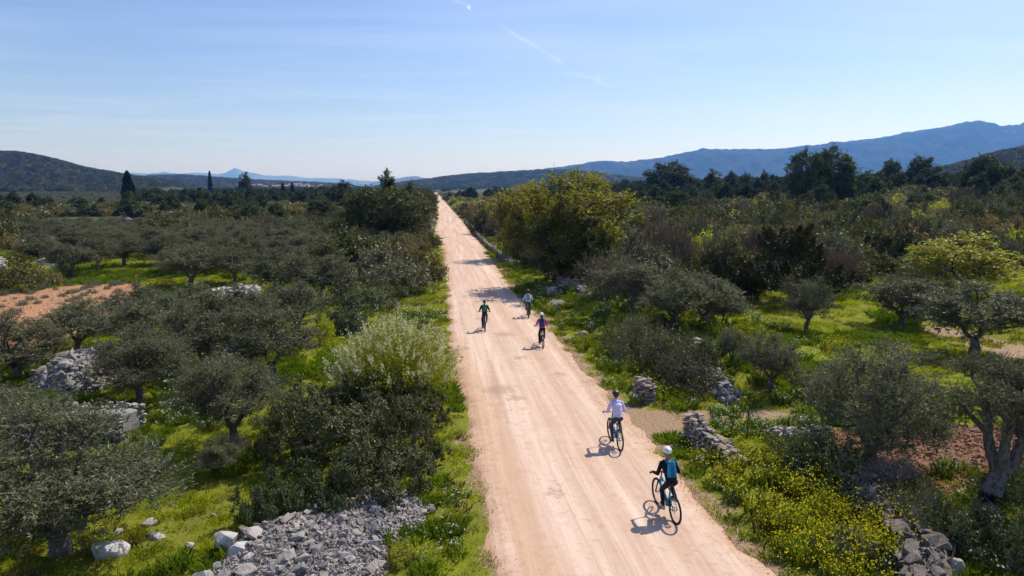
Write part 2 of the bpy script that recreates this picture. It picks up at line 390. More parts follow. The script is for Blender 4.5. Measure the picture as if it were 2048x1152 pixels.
a = me.attributes.new('faraway', 'FLOAT', 'POINT'); fp_ = proj(X, Y, Z); green = (u > 12) & (fp_[0] > 905) & (fp_[0] < 1045) & (fp_[1] < 398) & (fp_[1] > 387); a.data.foreach_set('value', (smooth(110, 260, np.hypot(X, Y)) * (1 - 0.9 * green)).astype(np.float32))
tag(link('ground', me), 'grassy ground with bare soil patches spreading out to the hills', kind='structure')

# ------------------------------------------------------------------ road
LP = [(985, 1152), (958, 1000), (945, 900), (925, 800), (901, 700), (896, 665), (894, 593), (889, 510)]
RP = [(1540, 1152), (1317, 896), (1221, 793), (1161, 727), (1099, 656), (1036, 593), (975, 508)]
def edgefun(P):
    q = [gpt(*p) for p in P]; ys = np.array([p.y for p in q]); us = np.array([float(road_u(p.x, p.y)) for p in q])
    return ys, us
ly, lu = edgefun(LP); ry, ru = edgefun(RP)
ly = np.concatenate([[-30], ly, [95, 125, 150, 200, 3000]]); lu = np.concatenate([[lu[0]], lu, [-3.0, -4.0, -3.4, -2.9, -2.9]])
ry = np.concatenate([[-30], ry, [100, 3000]]); ru = np.concatenate([[ru[0]], ru, [2.9, 2.9]])
def road_edges(y):
    l = np.interp(y, ly, lu); r = np.interp(y, ry, ru)
    return l, r
rys = np.concatenate([np.arange(-30, 90, 0.22), 90 + np.geomspace(0.4, 2400, 160)])
NC = 27; rows = []; ruv = []; edg = []
lw, rw_ = road_edges(rys)
k1 = (fbm(rys / 0.9, rys * 0 + 4, 1, 4) - 0.5) * 0.7 * (rys < 120); k2 = (fbm(rys / 0.9, rys * 0 + 9, 5, 4) - 0.5) * 0.6 * (rys < 120)
for j in range(NC):
    t = j / (NC - 1); uu = (lw + k1) * (1 - t) + (rw_ + k2) * t
    xx = uu + 4.1 - 0.115 * rys
    zz = 0.035 + 0.05 * (1 - (2 * t - 1) ** 2) + (fbm(uu * 1.6, rys * 0.16, 9, 3) - 0.5) * 0.05
    if j in (0, NC - 1): zz = zz * 0 - 0.03
    rows.append(np.stack([xx, rys, zz], -1)); ruv.append(np.stack([uu, rys, rys * 0], -1)); edg.append(np.full(len(rys), abs(2 * t - 1) ** 5))
V = np.stack(rows, 1).reshape(-1, 3); n_ = len(rys)
idx = np.arange(n_ * NC).reshape(n_, NC)
Fg = np.stack([idx[:-1, :-1], idx[:-1, 1:], idx[1:, 1:], idx[1:, :-1]], -1).reshape(-1, 4)
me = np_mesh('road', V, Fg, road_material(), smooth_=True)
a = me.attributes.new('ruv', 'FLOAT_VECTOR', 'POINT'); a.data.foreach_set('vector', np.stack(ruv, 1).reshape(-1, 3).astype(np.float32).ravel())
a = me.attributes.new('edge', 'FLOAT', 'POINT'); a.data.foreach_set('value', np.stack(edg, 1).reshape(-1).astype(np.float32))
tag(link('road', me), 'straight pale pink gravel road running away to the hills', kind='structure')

# ------------------------------------------------------------------ hills
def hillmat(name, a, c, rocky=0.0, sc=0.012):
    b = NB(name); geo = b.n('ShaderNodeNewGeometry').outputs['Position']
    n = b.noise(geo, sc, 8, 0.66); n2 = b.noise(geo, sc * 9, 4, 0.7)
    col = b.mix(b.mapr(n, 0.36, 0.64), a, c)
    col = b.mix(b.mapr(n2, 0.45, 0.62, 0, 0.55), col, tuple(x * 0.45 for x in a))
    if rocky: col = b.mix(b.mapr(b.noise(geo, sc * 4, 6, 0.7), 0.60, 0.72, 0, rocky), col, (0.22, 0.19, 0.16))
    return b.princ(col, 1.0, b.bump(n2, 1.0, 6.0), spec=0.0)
def ridge(name, sil, D, front, back, mat, label, rough=0.05, seed=1, nt_=46, step=4):
    sil = np.array(sil, float)
    pxs = np.arange(sil[0, 0], sil[-1, 0] + 1, step); pys = np.interp(pxs, sil[:, 0], sil[:, 1])
    pys = pys + (vnoise(pxs / 9, pxs * 0, seed) - 0.5) * 1.2 + (vnoise(pxs / 3, pxs * 0, seed + 4) - 0.5) * 0.7
    H = np.array([ztop(D, p) for p in pys])
    e = np.minimum(1, np.minimum(pxs - pxs[0], pxs[-1] - pxs) / 60 + 0.02)
    ts = np.concatenate([np.linspace(0, 1, nt_), np.linspace(1.06, 2, 14)])
    rows = []
    for t in ts:
        Yd = front + (D - front) * t if t <= 1 else D + (back - D) * (t - 1)
        prof = math.sin(t * PI / 2) ** 1.35
        xx = (pxs - 1024) / F * Yd * 1.0 / CP
        xx = (pxs - 1024) / F * (Yd * CP + 0 * SP)
        nz = (fbm(xx / (D * 0.045), Yd / (D * 0.03) + xx * 0, seed, 5) - 0.5) * H * rough * 6 * math.sin(min(t, 1) * PI) if t < 1 else 0
        gul = -np.abs(fbm(xx / (D * 0.02), Yd / (D * 0.09) + xx * 0, seed + 3, 4) - 0.5) * H * rough * 7 * (math.sin(t * PI) if t < 1 else 0)
        zz = H * prof * 1.0 + nz + gul
        zz = zz * e - 6 * (1 - e) - (4 if t == 0 else 0) - (6 if t == 2 else 0)
        rows.append(np.stack([xx, np.full(len(xx), Yd), np.maximum(zz, -8)], -1))
    n_, m_ = len(rows), len(pxs)
    V = np.stack(rows).reshape(-1, 3); idx = np.arange(n_ * m_).reshape(n_, m_)
    Fg = np.stack([idx[:-1, :-1], idx[:-1, 1:], idx[1:, 1:], idx[1:, :-1]], -1).reshape(-1, 4)
    tag(link(name, np_mesh(name, V, Fg, mat, smooth_=True)), label, kind='structure')
    def samp(x, y):
        yy = np.array([r[0, 1] for r in rows]); 
        i = int(np.clip(np.searchsorted(yy, y) - 1, 0, n_ - 2)); f = (y - yy[i]) / (yy[i + 1] - yy[i])
        za = np.interp(x, rows[i][:, 0], rows[i][:, 2]); zb = np.interp(x, rows[i + 1][:, 0], rows[i + 1][:, 2])
        return za * (1 - f) + zb * f
    return samp
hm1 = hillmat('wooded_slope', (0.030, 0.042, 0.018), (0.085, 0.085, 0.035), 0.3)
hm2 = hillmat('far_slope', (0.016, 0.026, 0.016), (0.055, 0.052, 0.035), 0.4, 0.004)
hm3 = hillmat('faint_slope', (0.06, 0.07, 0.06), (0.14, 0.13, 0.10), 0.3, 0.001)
h_left = ridge('hill', [(-700, 330), (-400, 300), (-200, 296), (0, 308), (50, 309), (90, 317), (130, 327), (180, 341), (230, 349), (280, 357), (330, 363), (420, 373)], 1500, 800, 2100, hm1, 'dark wooded hill sloping down at the left horizon', 0.03, 3)
h_mid = ridge('hill', [(60, 374), (150, 368), (250, 359), (310, 353), (370, 352), (430, 357), (520, 363), (600, 366), (680, 370), (760, 377)], 3200, 1500, 4200, hm1, 'low wooded ridge with a village at its foot', 0.03, 7)
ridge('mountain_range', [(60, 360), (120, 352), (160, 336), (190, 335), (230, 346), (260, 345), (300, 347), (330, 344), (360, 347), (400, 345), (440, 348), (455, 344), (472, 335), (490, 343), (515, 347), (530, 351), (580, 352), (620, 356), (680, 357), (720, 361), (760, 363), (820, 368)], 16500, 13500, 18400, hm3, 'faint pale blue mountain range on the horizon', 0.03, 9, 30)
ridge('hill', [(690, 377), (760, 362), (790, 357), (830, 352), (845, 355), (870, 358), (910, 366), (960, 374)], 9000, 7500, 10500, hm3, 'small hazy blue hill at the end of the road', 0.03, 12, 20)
h_midr = ridge('hill', [(690, 381), (760, 374), (800, 368), (870, 359), (920, 353), (1000, 347), (1080, 343), (1150, 343), (1190, 349), (1260, 357), (1320, 364), (1400, 373)], 2800, 1500, 3800, hm1, 'dark blue-green wooded hill right of the road end', 0.03, 15)
ridge('mountain', [(960, 368), (1040, 349), (1100, 336), (1150, 330), (1180, 325), (1210, 322), (1250, 325), (1300, 320), (1350, 313), (1400, 301), (1450, 303), (1500, 301), (1560, 297), (1620, 292), (1700, 283), (1760, 275), (1840, 262), (1900, 253), (1940, 250), (1990, 258), (2010, 255), (2040, 247), (2100, 256), (2200, 268), (2400, 290), (2700, 330)], 6500, 4000, 9000, hm2, 'long blue mountain rising to a peak on the right', 0.06, 21, 60)
h_right = ridge('hill', [(1780, 368), (1850, 352), (1900, 338), (1980, 315), (2048, 300), (2150, 285), (2300, 275), (2600, 290)], 850, 520, 1200, hm1, 'dark pine-covered slope at the right edge', 0.02, 25)

# ------------------------------------------------------------------ plant builders
def unit(v): return v / np.maximum(np.linalg.norm(v, axis=-1, keepdims=True), 1e-9)
def leaf_quads(P, d, Ln, Wd, rng, nrm=None):
    n = len(P); r = unit(rng.normal(size=(n, 3)))
    if nrm is not None: r = unit(nrm + r * 0.75)
    s = unit(np.cross(d, r)); Ln = Ln[:, None]; Wd = Wd[:, None]
    V = np.stack([P, P + d * Ln * 0.45 + s * Wd * 0.5, P + d * Ln, P + d * Ln * 0.45 - s * Wd * 0.5], 1).reshape(-1, 3)
    return V, np.arange(4 * n).reshape(-1, 4)
def tubes(segs, sides=5):
    """segs: list of polylines [(pts (k,3), radii (k))]"""
    Vs, Fs, o = [], [], 0
    ang = np.linspace(0, 2 * PI, sides, endpoint=False)
    for pts, rad in segs:
        pts = np.asarray(pts, float); rad = np.asarray(rad, float); k = len(pts)
        tan = unit(np.gradient(pts, axis=0)); ref = np.array([0.31, 0.17, 0.93]); a = unit(np.cross(tan, ref)); b = np.cross(tan, a)
        ring = pts[:, None] + (a[:, None] * np.cos(ang)[None, :, None] + b[:, None] * np.sin(ang)[None, :, None]) * rad[:, None, None]
        Vs.append(ring.reshape(-1, 3)); ii = np.arange(k * sides).reshape(k, sides) + o; jj = np.roll(ii, -1, 1)
        Fs.append(np.stack([ii[:-1], jj[:-1], jj[1:], ii[1:]], -1).reshape(-1, 4)); o += k * sides
    return np.concatenate(Vs), np.concatenate(Fs)
def bez(a, b, c, k=6):
    t = np.linspace(0, 1, k)[:, None]; return (1 - t) ** 2 * a + 2 * t * (1 - t) * b + t * t * c

def branching(seed, lobes, lobe_r, trunk_h, trunk_r, n_sub, n_twig, twig_len, n_leaf, LL, LW, mats, bark, upbias=0.35, twig_geo=True, base_fork=3, lean=(0, 0), core=0.0, droop=0.0, leaf_out=0.6, facing=0.6):
    """lobes: (k,3) centres. returns crown mesh, trunk mesh"""
    rng = np.random.default_rng(seed); lobes = np.asarray(lobes, float); k = len(lobes)
    segs = []; top = np.array([lean[0], lean[1], trunk_h])
    if trunk_r > 0:
        wob = np.array([rng.normal() * 0.12 * trunk_h, rng.normal() * 0.12 * trunk_h, 0])
        segs.append((bez(np.zeros(3) - [0, 0, 0.15], np.array([0, 0, trunk_h * 0.5]) + wob, top, 6), np.linspace(trunk_r * 1.35, trunk_r * 0.85, 6)))
    # main forks
    az = np.arctan2(lobes[:, 1] - top[1], lobes[:, 0] - top[0])
    grp = ((az + PI) / (2 * PI) * base_fork).astype(int) % base_fork
    subs = []
    for g in range(base_fork):
        m = lobes[grp == g]
        if len(m) == 0: continue
        c = m.mean(0); f = top + (c - top) * 0.45; f[2] = top[2] + (c[2] - top[2]) * 0.5
        if trunk_r > 0:
            b_ = top + np.array([(f[0] - top[0]) * 0.75, (f[1] - top[1]) * 0.75, (f[2] - top[2]) * 0.25])
            segs.append((bez(top - [0, 0, 0.05], b_, f, 5), np.linspace(trunk_r * 0.72, trunk_r * 0.45, 5)))
        for l in m:
            if trunk_r > 0:
                mid = (f + l) / 2 + rng.normal(size=3) * 0.12 * np.linalg.norm(l - f) + [0, 0, -0.1 * np.linalg.norm(l - f)]
                segs.append((bez(f, mid, l, 6), np.linspace(trunk_r * 0.42, trunk_r * 0.16, 6)))
    LR = lobe_r if np.ndim(lobe_r) else np.full(k, lobe_r)
    subdir = unit(rng.normal(size=(k, n_sub, 3)) + [0, 0, upbias])
    subp = lobes[:, None] + subdir * (LR[:, None, None] * rng.uniform(0.45, 0.85, (k, n_sub, 1)))
    if trunk_r > 0:
        for i in range(k):
            for j in range(n_sub):
                if rng.random() < 0.75:
                    segs.append((np.array([lobes[i], (lobes[i] + subp[i, j]) / 2 + rng.normal(size=3) * 0.05, subp[i, j]]), np.array([trunk_r * 0.16, trunk_r * 0.11, trunk_r * 0.06])))
    sp = np.repeat(subp.reshape(-1, 3), n_twig, 0); sd_ = np.repeat(subdir.reshape(-1, 3), n_twig, 0)
    td = unit(sd_ * leaf_out + rng.normal(size=sp.shape) * 0.65 + [0, 0, upbias * 0.6 - droop]); tl = twig_len * rng.uniform(0.5, 1.25, len(sp))
    st = sp + rng.normal(size=sp.shape) * twig_len * 0.22
    q = np.repeat(np.arange(len(sp)), n_leaf); t = rng.uniform(0.05, 1, len(q))
    P = st[q] + td[q] * (tl[q] * t)[:, None]; P[:, 2] -= droop * (t * tl[q]) ** 2
    d = unit(td[q] * 0.7 + rng.normal(size=P.shape) * 0.75)
    ls = rng.uniform(0.7, 1.25, len(P))
    keep = P[:, 2] > 0.02
    P, d, ls, q = P[keep], d[keep], ls[keep], q[keep]; q0 = q
    lc = np.repeat(np.repeat(lobes, n_sub * n_twig, 0)[q0], 1, 0)
    V, Fq = leaf_quads(P, d, LL * ls, LW * ls, rng, (unit(P - lc) * 0.8 + unit(P - lobes.mean(0)) * 0.5 + [0, 0, 0.45]) * facing)
    lobe_t = rng.uniform(0, 1, len(sp))[q]
    tint = np.clip(rng.normal(0.4, 0.25, len(P)) + (lobe_t - 0.5) * 0.4, 0, 1)
    mi = np.zeros(len(Fq), int)
    Vt = [V]; Ft = [Fq]; mi = [mi]; tn = [tint]
    if twig_geo:
        e = st + td * tl[:, None]; wdt = LW * 0.22 * np.ones(len(st))
        r = unit(np.cross(td, rng.normal(size=td.shape)))
        Vw = np.stack([st - r * wdt[:, None], st + r * wdt[:, None], e], 1).reshape(-1, 3)
        Fw = np.arange(len(Vw)).reshape(-1, 3)
        tri = Fw + len(V)
        Vt.append(Vw); mi.append(np.ones(len(Fw), int)); tn.append(rng.uniform(0, 1, len(Fw)))
        crown = np_mesh('crown', np.concatenate(Vt), [Fq, tri], mats, np.concatenate(mi), np.concatenate(tn))
    else:
        crown = np_mesh('crown', V, Fq, mats, mi[0], tint)
    trunk = None
    if trunk_r > 0:
        Vb, Fb = tubes(segs, 6); trunk = np_mesh('trunk', Vb, Fb, bark, smooth_=True)
    return crown, trunk

def dome_lobes(seed, n, rx, rz, z0, shell=0.75, low=0.25):
    rng = np.random.default_rng(seed); out = []
    while len(out) < n:
        d = unit(rng.normal(size=3)); d[2] = abs(d[2]) * 1.0 if rng.random() > low else -abs(d[2]) * 0.6
        r = rng.uniform(shell * 0.55, shell) * rng.uniform(0.85, 1.12)
        p = np.array([d[0] * rx * r, d[1] * rx * r, z0 + d[2] * rz * r])
        if all(np.linalg.norm(p - q) > rx * 0.32 for q in out) or rng.random() < 0.05: out.append(p)
    return np.array(out)

# nominal sizes: tree protos are built W wide and H high; instances scale to the wanted size
PROTO = {}
def reg(name, crown, trunk=None):
    zs = np.empty(len(crown.vertices) * 3, np.float32); crown.vertices.foreach_get('co', zs); zs = zs.reshape(-1, 3)
    W_ = (np.percentile(zs[:, 0], 98.5) - np.percentile(zs[:, 0], 1.5) + np.percentile(zs[:, 1], 98.5) - np.percentile(zs[:, 1], 1.5)) / 2
    H_ = np.percentile(zs[:, 2], 99.3)
    PROTO[name] = (crown, trunk, float(W_), float(H_))

OM = [M_OLIVE, M_TWIG]
for i in range(3):   # close olives: fine leaves
    lb = dome_lobes(30 + i, 20, 1.65, 1.55, (1.5, 2.0, 2.0)[i], 0.85, (0.45, 0.38, 0.3)[i])
    reg(f'olive_near{i}', *branching(40 + i, lb, 0.50, (0.5, 0.95, 0.9)[i], 0.12, 7, 17, 0.38, 27, 0.056, 0.016, OM, M_BARK, 0.6, True, 3 + i % 2, core=0.2))
for i in range(4):   # mid distance
    lb = dome_lobes(50 + i, 20, 1.5, 1.75, 2.0, 0.85, 0.42)
    reg(f'olive_mid{i}', *branching(60 + i, lb, 0.52, 0.9, 0.11, 6, 13, 0.40, 17, 0.082, 0.026, OM, M_BARK, 0.6, True, 3))
for i in range(2):
    lb = dome_lobes(70 + i, 9, 1.7, 1.2, 1.5)
    reg(f'olive_far{i}', *branching(72 + i, lb, 0.7, 0.6, 0.16, 5, 7, 0.45, 7, 0.26, 0.11, OM, M_BARK, 0.35, False, 3))
lb = dome_lobes(77, 20, 1.7, 1.1, 0, 0.85, 0.3) + [1.3, 0.5, 2.75]
reg('olive_lean', *branching(78, lb, 0.5, 1.15, 0.21, 7, 17, 0.38, 25, 0.056, 0.016, OM, M_BARK, 0.6, True, 3, lean=(0.55, 0.3)))
def shrub(name, seed, mats, nl, LL, LW, sub, twg, nleaf, rz=0.8, z0=0.25, tl=0.22, lr=0.30, geo=False, up=0.25, shell=1.0):
    lb = dome_lobes(seed, nl, 1.0, rz, z0, shell)
    reg(name, *branching(seed + 500, lb, lr, 0, 0, sub, twg, tl, nleaf, LL, LW, mats, None, up, geo, 3, leaf_out=1.0, facing=1.0))
DM = [M_OAK, M_TWIG]
for i in range(2): shrub(f'mastic_near{i}', 80 + i, [M_NEAR, M_TWIG], 36, 0.032, 0.022, 8, 11, 14, 0.85, 0.15, 0.12, 0.19, True, 0.2, 1.1)
shrub('mastic_near2', 83, [M_MASTIC, M_TWIG], 34, 0.036, 0.025, 8, 10, 13, 0.65, 0.1, 0.13, 0.19, True, 0.2, 1.1)
for i in range(3): shrub(f'oak_mid{i}', 90 + i, DM, 16, 0.075, 0.05, 7, 8, 9, 0.85, 0.25, 0.22, 0.33)
for i in range(2): shrub(f'mastic_mid{i}', 94 + i, [M_MASTIC, M_TWIG], 14, 0.085, 0.055, 6, 8, 9, 0.65, 0.15, 0.22, 0.33)
for i in range(3): shrub(f'heath_mid{i}', 100 + i, [M_HEATH, M_TWIG], 14, 0.10, 0.045, 6, 8, 8, 0.75, 0.2, 0.3, 0.33, True)
for i in range(2): shrub(f'grey_mid{i}', 104 + i, [M_GREY, M_TWIG], 14, 0.10, 0.04, 6, 8, 8, 0.8, 0.25, 0.3, 0.33, True)
shrub('fresh_mid0', 107, [M_FRESH, M_TWIG], 13, 0.09, 0.055, 6, 8, 8, 0.8, 0.3, 0.28, 0.33)
for i in range(2): shrub(f'oak_far{i}', 110 + i, DM, 12, 0.15, 0.10, 6, 7, 6, 0.9, 0.25, 0.25, 0.36)
shrub('heath_far0', 113, [M_HEATH, M_TWIG], 12, 0.16, 0.09, 6, 7, 6, 0.75, 0.2, 0.3, 0.36)
shrub('grey_far0', 114, [M_GREY, M_TWIG], 12, 0.16, 0.09, 6, 7, 6, 0.8, 0.25, 0.3, 0.36)
shrub('fresh_far0', 115, [M_FRESH, M_TWIG], 9, 0.2, 0.13, 5, 6, 5, 0.8, 0.25, 0.25, 0.36)
shrub('bramble0', 117, [M_OAK, M_PALETWIG], 20, 0.055, 0.03, 8, 9, 7, 0.55, 0.08, 0.32, 0.32, True)
shrub('bramble1', 118, [M_MASTIC, M_TWIG], 20, 0.055, 0.034, 8, 9, 8, 0.55, 0.08, 0.26, 0.32, True)
shrub('lavender0', 119, [M_LAV, M_LAV], 12, 0.13, 0.03, 6, 8, 6, 0.6, 0.05, 0.35, 0.3, False, 0.5)

def twiggy(name, seed, n, mat, leafm=None, nl=0, spread=0.5, w=0.007):
    """bare deciduous shrub: many upright forked stems"""
    rng = np.random.default_rng(seed)
    az = rng.uniform(0, 2 * PI, n); r0 = rng.uniform(0, 0.35, n)
    base = np.stack([np.cos(az) * r0, np.sin(az) * r0, np.zeros(n)], -1)
    d = unit(np.stack([np.cos(az) * spread * rng.uniform(0.1, 1.1, n), np.sin(az) * spread * rng.uniform(0.1, 1.1, n), np.ones(n)], -1))
    Vs, tips = [], []
    L1 = rng.uniform(0.7, 1.2, n); mid = base + d * (L1 * 0.5)[:, None]
    def strips(a, b, wd):
        r = unit(np.cross(b - a, rng.normal(size=a.shape)))
        return np.stack([a - r * wd, a + r * wd, b + r * wd * 0.5, b - r * wd * 0.5], 1).reshape(-1, 3)
    Vs.append(strips(base, mid, w * 1.6))
    for lv, (mult, ln) in enumerate(((3, 0.45), (3, 0.3), (2, 0.2))):
        a = np.repeat(mid, mult, 0); dd = unit(np.repeat(d, mult, 0) + rng.normal(size=a.shape) * 0.38)
        st = a - np.repeat(d, mult, 0) * rng.uniform(0, 0.12, (len(a), 1))
        e = st + dd * ln * rng.uniform(0.6, 1.2, (len(a), 1)); Vs.append(strips(st, e, w * (1.0 - 0.2 * lv))); mid, d = e, dd
    V = np.concatenate(Vs); Fq = np.arange(len(V)).reshape(-1, 4); mi = np.zeros(len(Fq), int); tn = rng.uniform(0, 1, len(Fq))
    if nl:
        q = rng.integers(0, len(mid), nl); P = mid[q] - d[q] * rng.uniform(0, 0.25, (nl, 1)); ld = unit(d[q] + rng.normal(size=P.shape))
        V2, F2 = leaf_quads(P, ld, np.full(nl, 0.055), np.full(nl, 0.032), rng)
        Fq = np.concatenate([Fq, F2 + len(V)]); V = np.concatenate([V, V2]); mi = np.concatenate([mi, np.ones(len(F2), int)]); tn = np.concatenate([tn, rng.uniform(0, 1, len(F2))])
    reg(name, np_mesh('crown', V, Fq, [mat, leafm or mat], mi, tn))
for i in range(3): twiggy(f'twig_mid{i}', 120 + i, 70, M_TWIG, M_HEATH, 500, 0.6, 0.009)
twiggy('twig_pale', 124, 60, M_PALETWIG, M_HEATH, 100, 0.9, 0.008)

def pine(name, seed, mats, LL, LW, nsub, ntw, nleaf, shape='round'):
    rng = np.random.default_rng(seed); lb = []
    for z in np.linspace(0.32, 0.97, 9 if shape != 'slim' else 10):
        if shape == 'round': rr = 0.30 * math.sin(min(1, (1.08 - z) / 0.55) * PI / 2) + 0.02
        elif shape == 'cone': rr = 0.27 * (1.02 - z) / 0.7 + 0.015
        else: rr = 0.10 * (1.05 - z)
        m = max(1, int(round(5 * rr / 0.24)))
        for j in range(m):
            a_ = rng.uniform(0, 2 * PI); lb.append((math.cos(a_) * rr * rng.uniform(0.6, 1.1), math.sin(a_) * rr * rng.uniform(0.6, 1.1), z + rng.uniform(-0.03, 0.03)))
    lb = np.array(lb) * 8.0
    cr_, tr_ = branching(seed, lb, 0.85, 2.4, 0.20, nsub, ntw, 0.7, nleaf, LL, LW, mats, M_DBARK, 0.7, False, 4, leaf_out=0.8)
    reg(name, cr_, tr_)
for i, sh in enumerate(('round', 'cone', 'round')): pine(f'pine_mid{i}', 130 + i, [M_PINE, M_TWIG], 0.34, 0.12, 5, 8, 9, sh)
for i, sh in enumerate(('round', 'cone')): pine(f'pine_far{i}', 134 + i, [M_PINE, M_TWIG], 0.48, 0.20, 5, 6, 7, sh)

def cypress(name, seed, W, H, mat, n, LL, LW, tip=0.3):
    rng = np.random.default_rng(seed); t = rng.uniform(0, 1, n) ** 0.85; az = rng.uniform(0, 2 * PI, n)
    prof = np.sin(np.clip(t * 0.9 + 0.12, 0, 1) * PI) ** 0.55 * (1 - t * 0.45); prof = prof / prof.max()
    lump = 0.62 + 0.6 * vnoise(az * 2.2, t * 9, seed)
    r = W / 2 * prof * lump * rng.uniform(0.55, 1.05, n)
    P = np.stack([np.cos(az) * r, np.sin(az) * r, 0.2 + t * (H - 0.3)], -1)
    d = unit(np.stack([np.cos(az) * 0.6, np.sin(az) * 0.6, np.ones(n)], -1) + rng.normal(size=P.shape) * 0.35)
    V, Fq = leaf_quads(P, d, LL * rng.uniform(0.7, 1.3, n), LW * rng.uniform(0.7, 1.3, n), rng)
    cr_ = np_mesh('crown', V, Fq, [mat], None, rng.uniform(0, 1, n))
    Vb, Fb = tubes([(np.array([[0, 0, -0.1], [0, 0, H * 0.5], [0, 0, H * 0.96]]), np.array([0.16, 0.12, 0.03]))], 6)
    reg(name, cr_, np_mesh('trunk', Vb, Fb, M_DBARK, smooth_=True))
cypress('cypress0', 140, 1.6, 9, M_CYP, 7000, 0.5, 0.12)
cypress('cypress1', 141, 3.4, 9, M_CYP, 9000, 0.6, 0.17)
def juniper(name, seed, mat, n=26000):
    rng = np.random.default_rng(seed); k = 60
    az = rng.uniform(0, 2 * PI, k); t = rng.uniform(0, 1, k) ** 1.3; r = 1.0 * (1 - t) ** 0.75 * rng.uniform(0.5, 0.95, k)
    c = np.stack([np.cos(az) * r, np.sin(az) * r, 0.05 + t * 1.35], -1); ln = rng.uniform(0.3, 0.55, k)
    q = rng.integers(0, k, n); s = rng.uniform(0, 1, n)
    ax = unit(np.stack([np.cos(az) * 0.45, np.sin(az) * 0.45, np.ones(k)], -1))
    P = c[q] + ax[q] * (s * ln[q])[:, None] + unit(rng.normal(size=(n, 3))) * (0.19 * (1.05 - s) * rng.uniform(0.6, 1, n))[:, None]
    P[:, 2] = np.maximum(P[:, 2], 0.01)
    d = unit(ax[q] * 0.9 + rng.normal(size=P.shape) * 0.5)
    V, Fq = leaf_quads(P, d, 0.055 * rng.uniform(0.7, 1.3, n), 0.022 * rng.uniform(0.7, 1.3, n), rng)
    reg(name, np_mesh('crown', V, Fq, [mat], None, np.clip(s * 0.7 + rng.normal(0, 0.2, n), 0, 1)))
juniper('juniper0', 150, M_JUN); juniper('juniper1', 151, M_JUN, 9000)
lb = dome_lobes(160, 20, 1.5, 1.7, 2.6, 0.9, 0.4)
reg('fresh_tree', *branching(161, lb, 0.72, 1.5, 0.11, 6, 11, 0.42, 12, 0.11, 0.06, [M_FRESH, M_TWIG], M_DBARK, 0.35, True, 3))
lb = dome_lobes(162, 30, 3.6, 3.9, 4.3, 0.92)
lb = np.concatenate([lb, dome_lobes(163, 10, 2.2, 2.2, 2.4, 0.9)])
reg('tall_tree', *branching(164, lb, 1.25, 1.6, 0.28, 7, 12, 0.75, 12, 0.15, 0.09, [M_FR2, M_TWIG], M_DBARK, 0.35, True, 4))
reg('tall_oak', *branching(165, lb, 1.25, 1.6, 0.3, 7, 12, 0.7, 12, 0.16, 0.10, [M_OAK, M_TWIG], M_DBARK, 0.35, False, 4))

# flowering broom: leafy dome with long cream flower spires
def broom():
    rng = np.random.default_rng(170); n = 560
    az = rng.uniform(0, 2 * PI, n); rr = rng.uniform(0, 1, n) ** 0.5; el = np.sqrt(1 - rr ** 2 * 0.9)
    end = np.stack([np.cos(az) * rr * 1.0, np.sin(az) * rr * 1.0, 0.22 + el * 0.72], -1) * (rng.uniform(0.72, 1.05, n) * (0.86 + 0.26 * vnoise(np.cos(az) * rr * 2.4 + 5, np.sin(az) * rr * 2.4 + 5, 7)))[:, None]
    bloom = vnoise(end[:, 0] * 3 + 9, end[:, 1] * 3 + 9, 3)
    base = end * [0.35, 0.35, 0.2]; d = unit(end - base + [0, 0, 0.35]); Vs, Fs, mi, tn, o = [], [], [], [], 0
    def add(P, dd, a, b, m, up=None):
        nonlocal o
        V, Fq = leaf_quads(P, dd, a, b, rng); Vs.append(V); Fs.append(Fq + o); o += len(V); mi.append(np.full(len(Fq), m)); tn.append(rng.uniform(0, 1, len(Fq)))
    q = rng.integers(0, n, 22000); t = rng.uniform(0.25, 1, len(q)); P = base[q] * (1 - t[:, None]) + end[q] * t[:, None] + rng.normal(size=(len(q), 3)) * 0.045
    add(P, unit(d[q] + rng.normal(size=P.shape) * 0.6), np.full(len(q), 0.045), np.full(len(q), 0.016), 0)
    q = np.repeat(np.arange(n), 26); t = rng.uniform(0, 1, len(q)); ln = rng.uniform(0.04, 0.16, n) * (1 + (rng.random(n) < 0.10) * 1.2)
    keep = (rng.random(n) < 0.25 + 0.85 * bloom)[q]; q, t = q[keep], t[keep]
    P = end[q] + d[q] * (t * ln[q])[:, None] + rng.normal(size=(len(q), 3)) * 0.009
    add(P, unit(rng.normal(size=P.shape)), np.full(len(q), 0.022), np.full(len(q), 0.020), 1)
    me = np_mesh('crown', np.concatenate(Vs), np.concatenate(Fs), [leafmat('broom_leaf', (0.20, 0.215, 0.018), (0.36, 0.35, 0.05), 0.45, 0.05), M_CREAM], np.concatenate(mi), np.concatenate(tn))
    reg('broom', me)
broom()

# ------------------------------------------------------------------ placing plants
COUNT = {}
def plant(kind, proto, loc, W, H, label, cat, group=None, rz=None, parts=True, names=None):
    crown, trunk, pw, ph = PROTO[proto]
    rz = random.uniform(0, 2 * PI) if rz is None else rz
    sc = (W / pw, W / pw, H / ph)
    if trunk is not None and parts:
        o = empty(kind, loc, rz); o.scale = sc
        link('trunk', trunk, o); link('crown', crown, o)
    else:
        o = link(kind, crown); o.location = loc; o.rotation_euler = (0, 0, rz); o.scale = sc
    tag(o, label, cat, group)
    return o
def at(bx, by, wpx, top):
    g = gpt(bx, by); W = wpx * mpp(g); H = max(0.3, ztop(g.y, top) - g.z)
    return g, W, H
def put(kind, proto, bx, by, wpx, top, label, cat, group=None, rz=None):
    g, W, H = at(bx, by, wpx, top)
    if kind == 'olive_tree': H = max(H, 0.74 * W)
    g.z -= 0.05
    return plant(kind, proto, g, W, H, label, cat, group, rz)

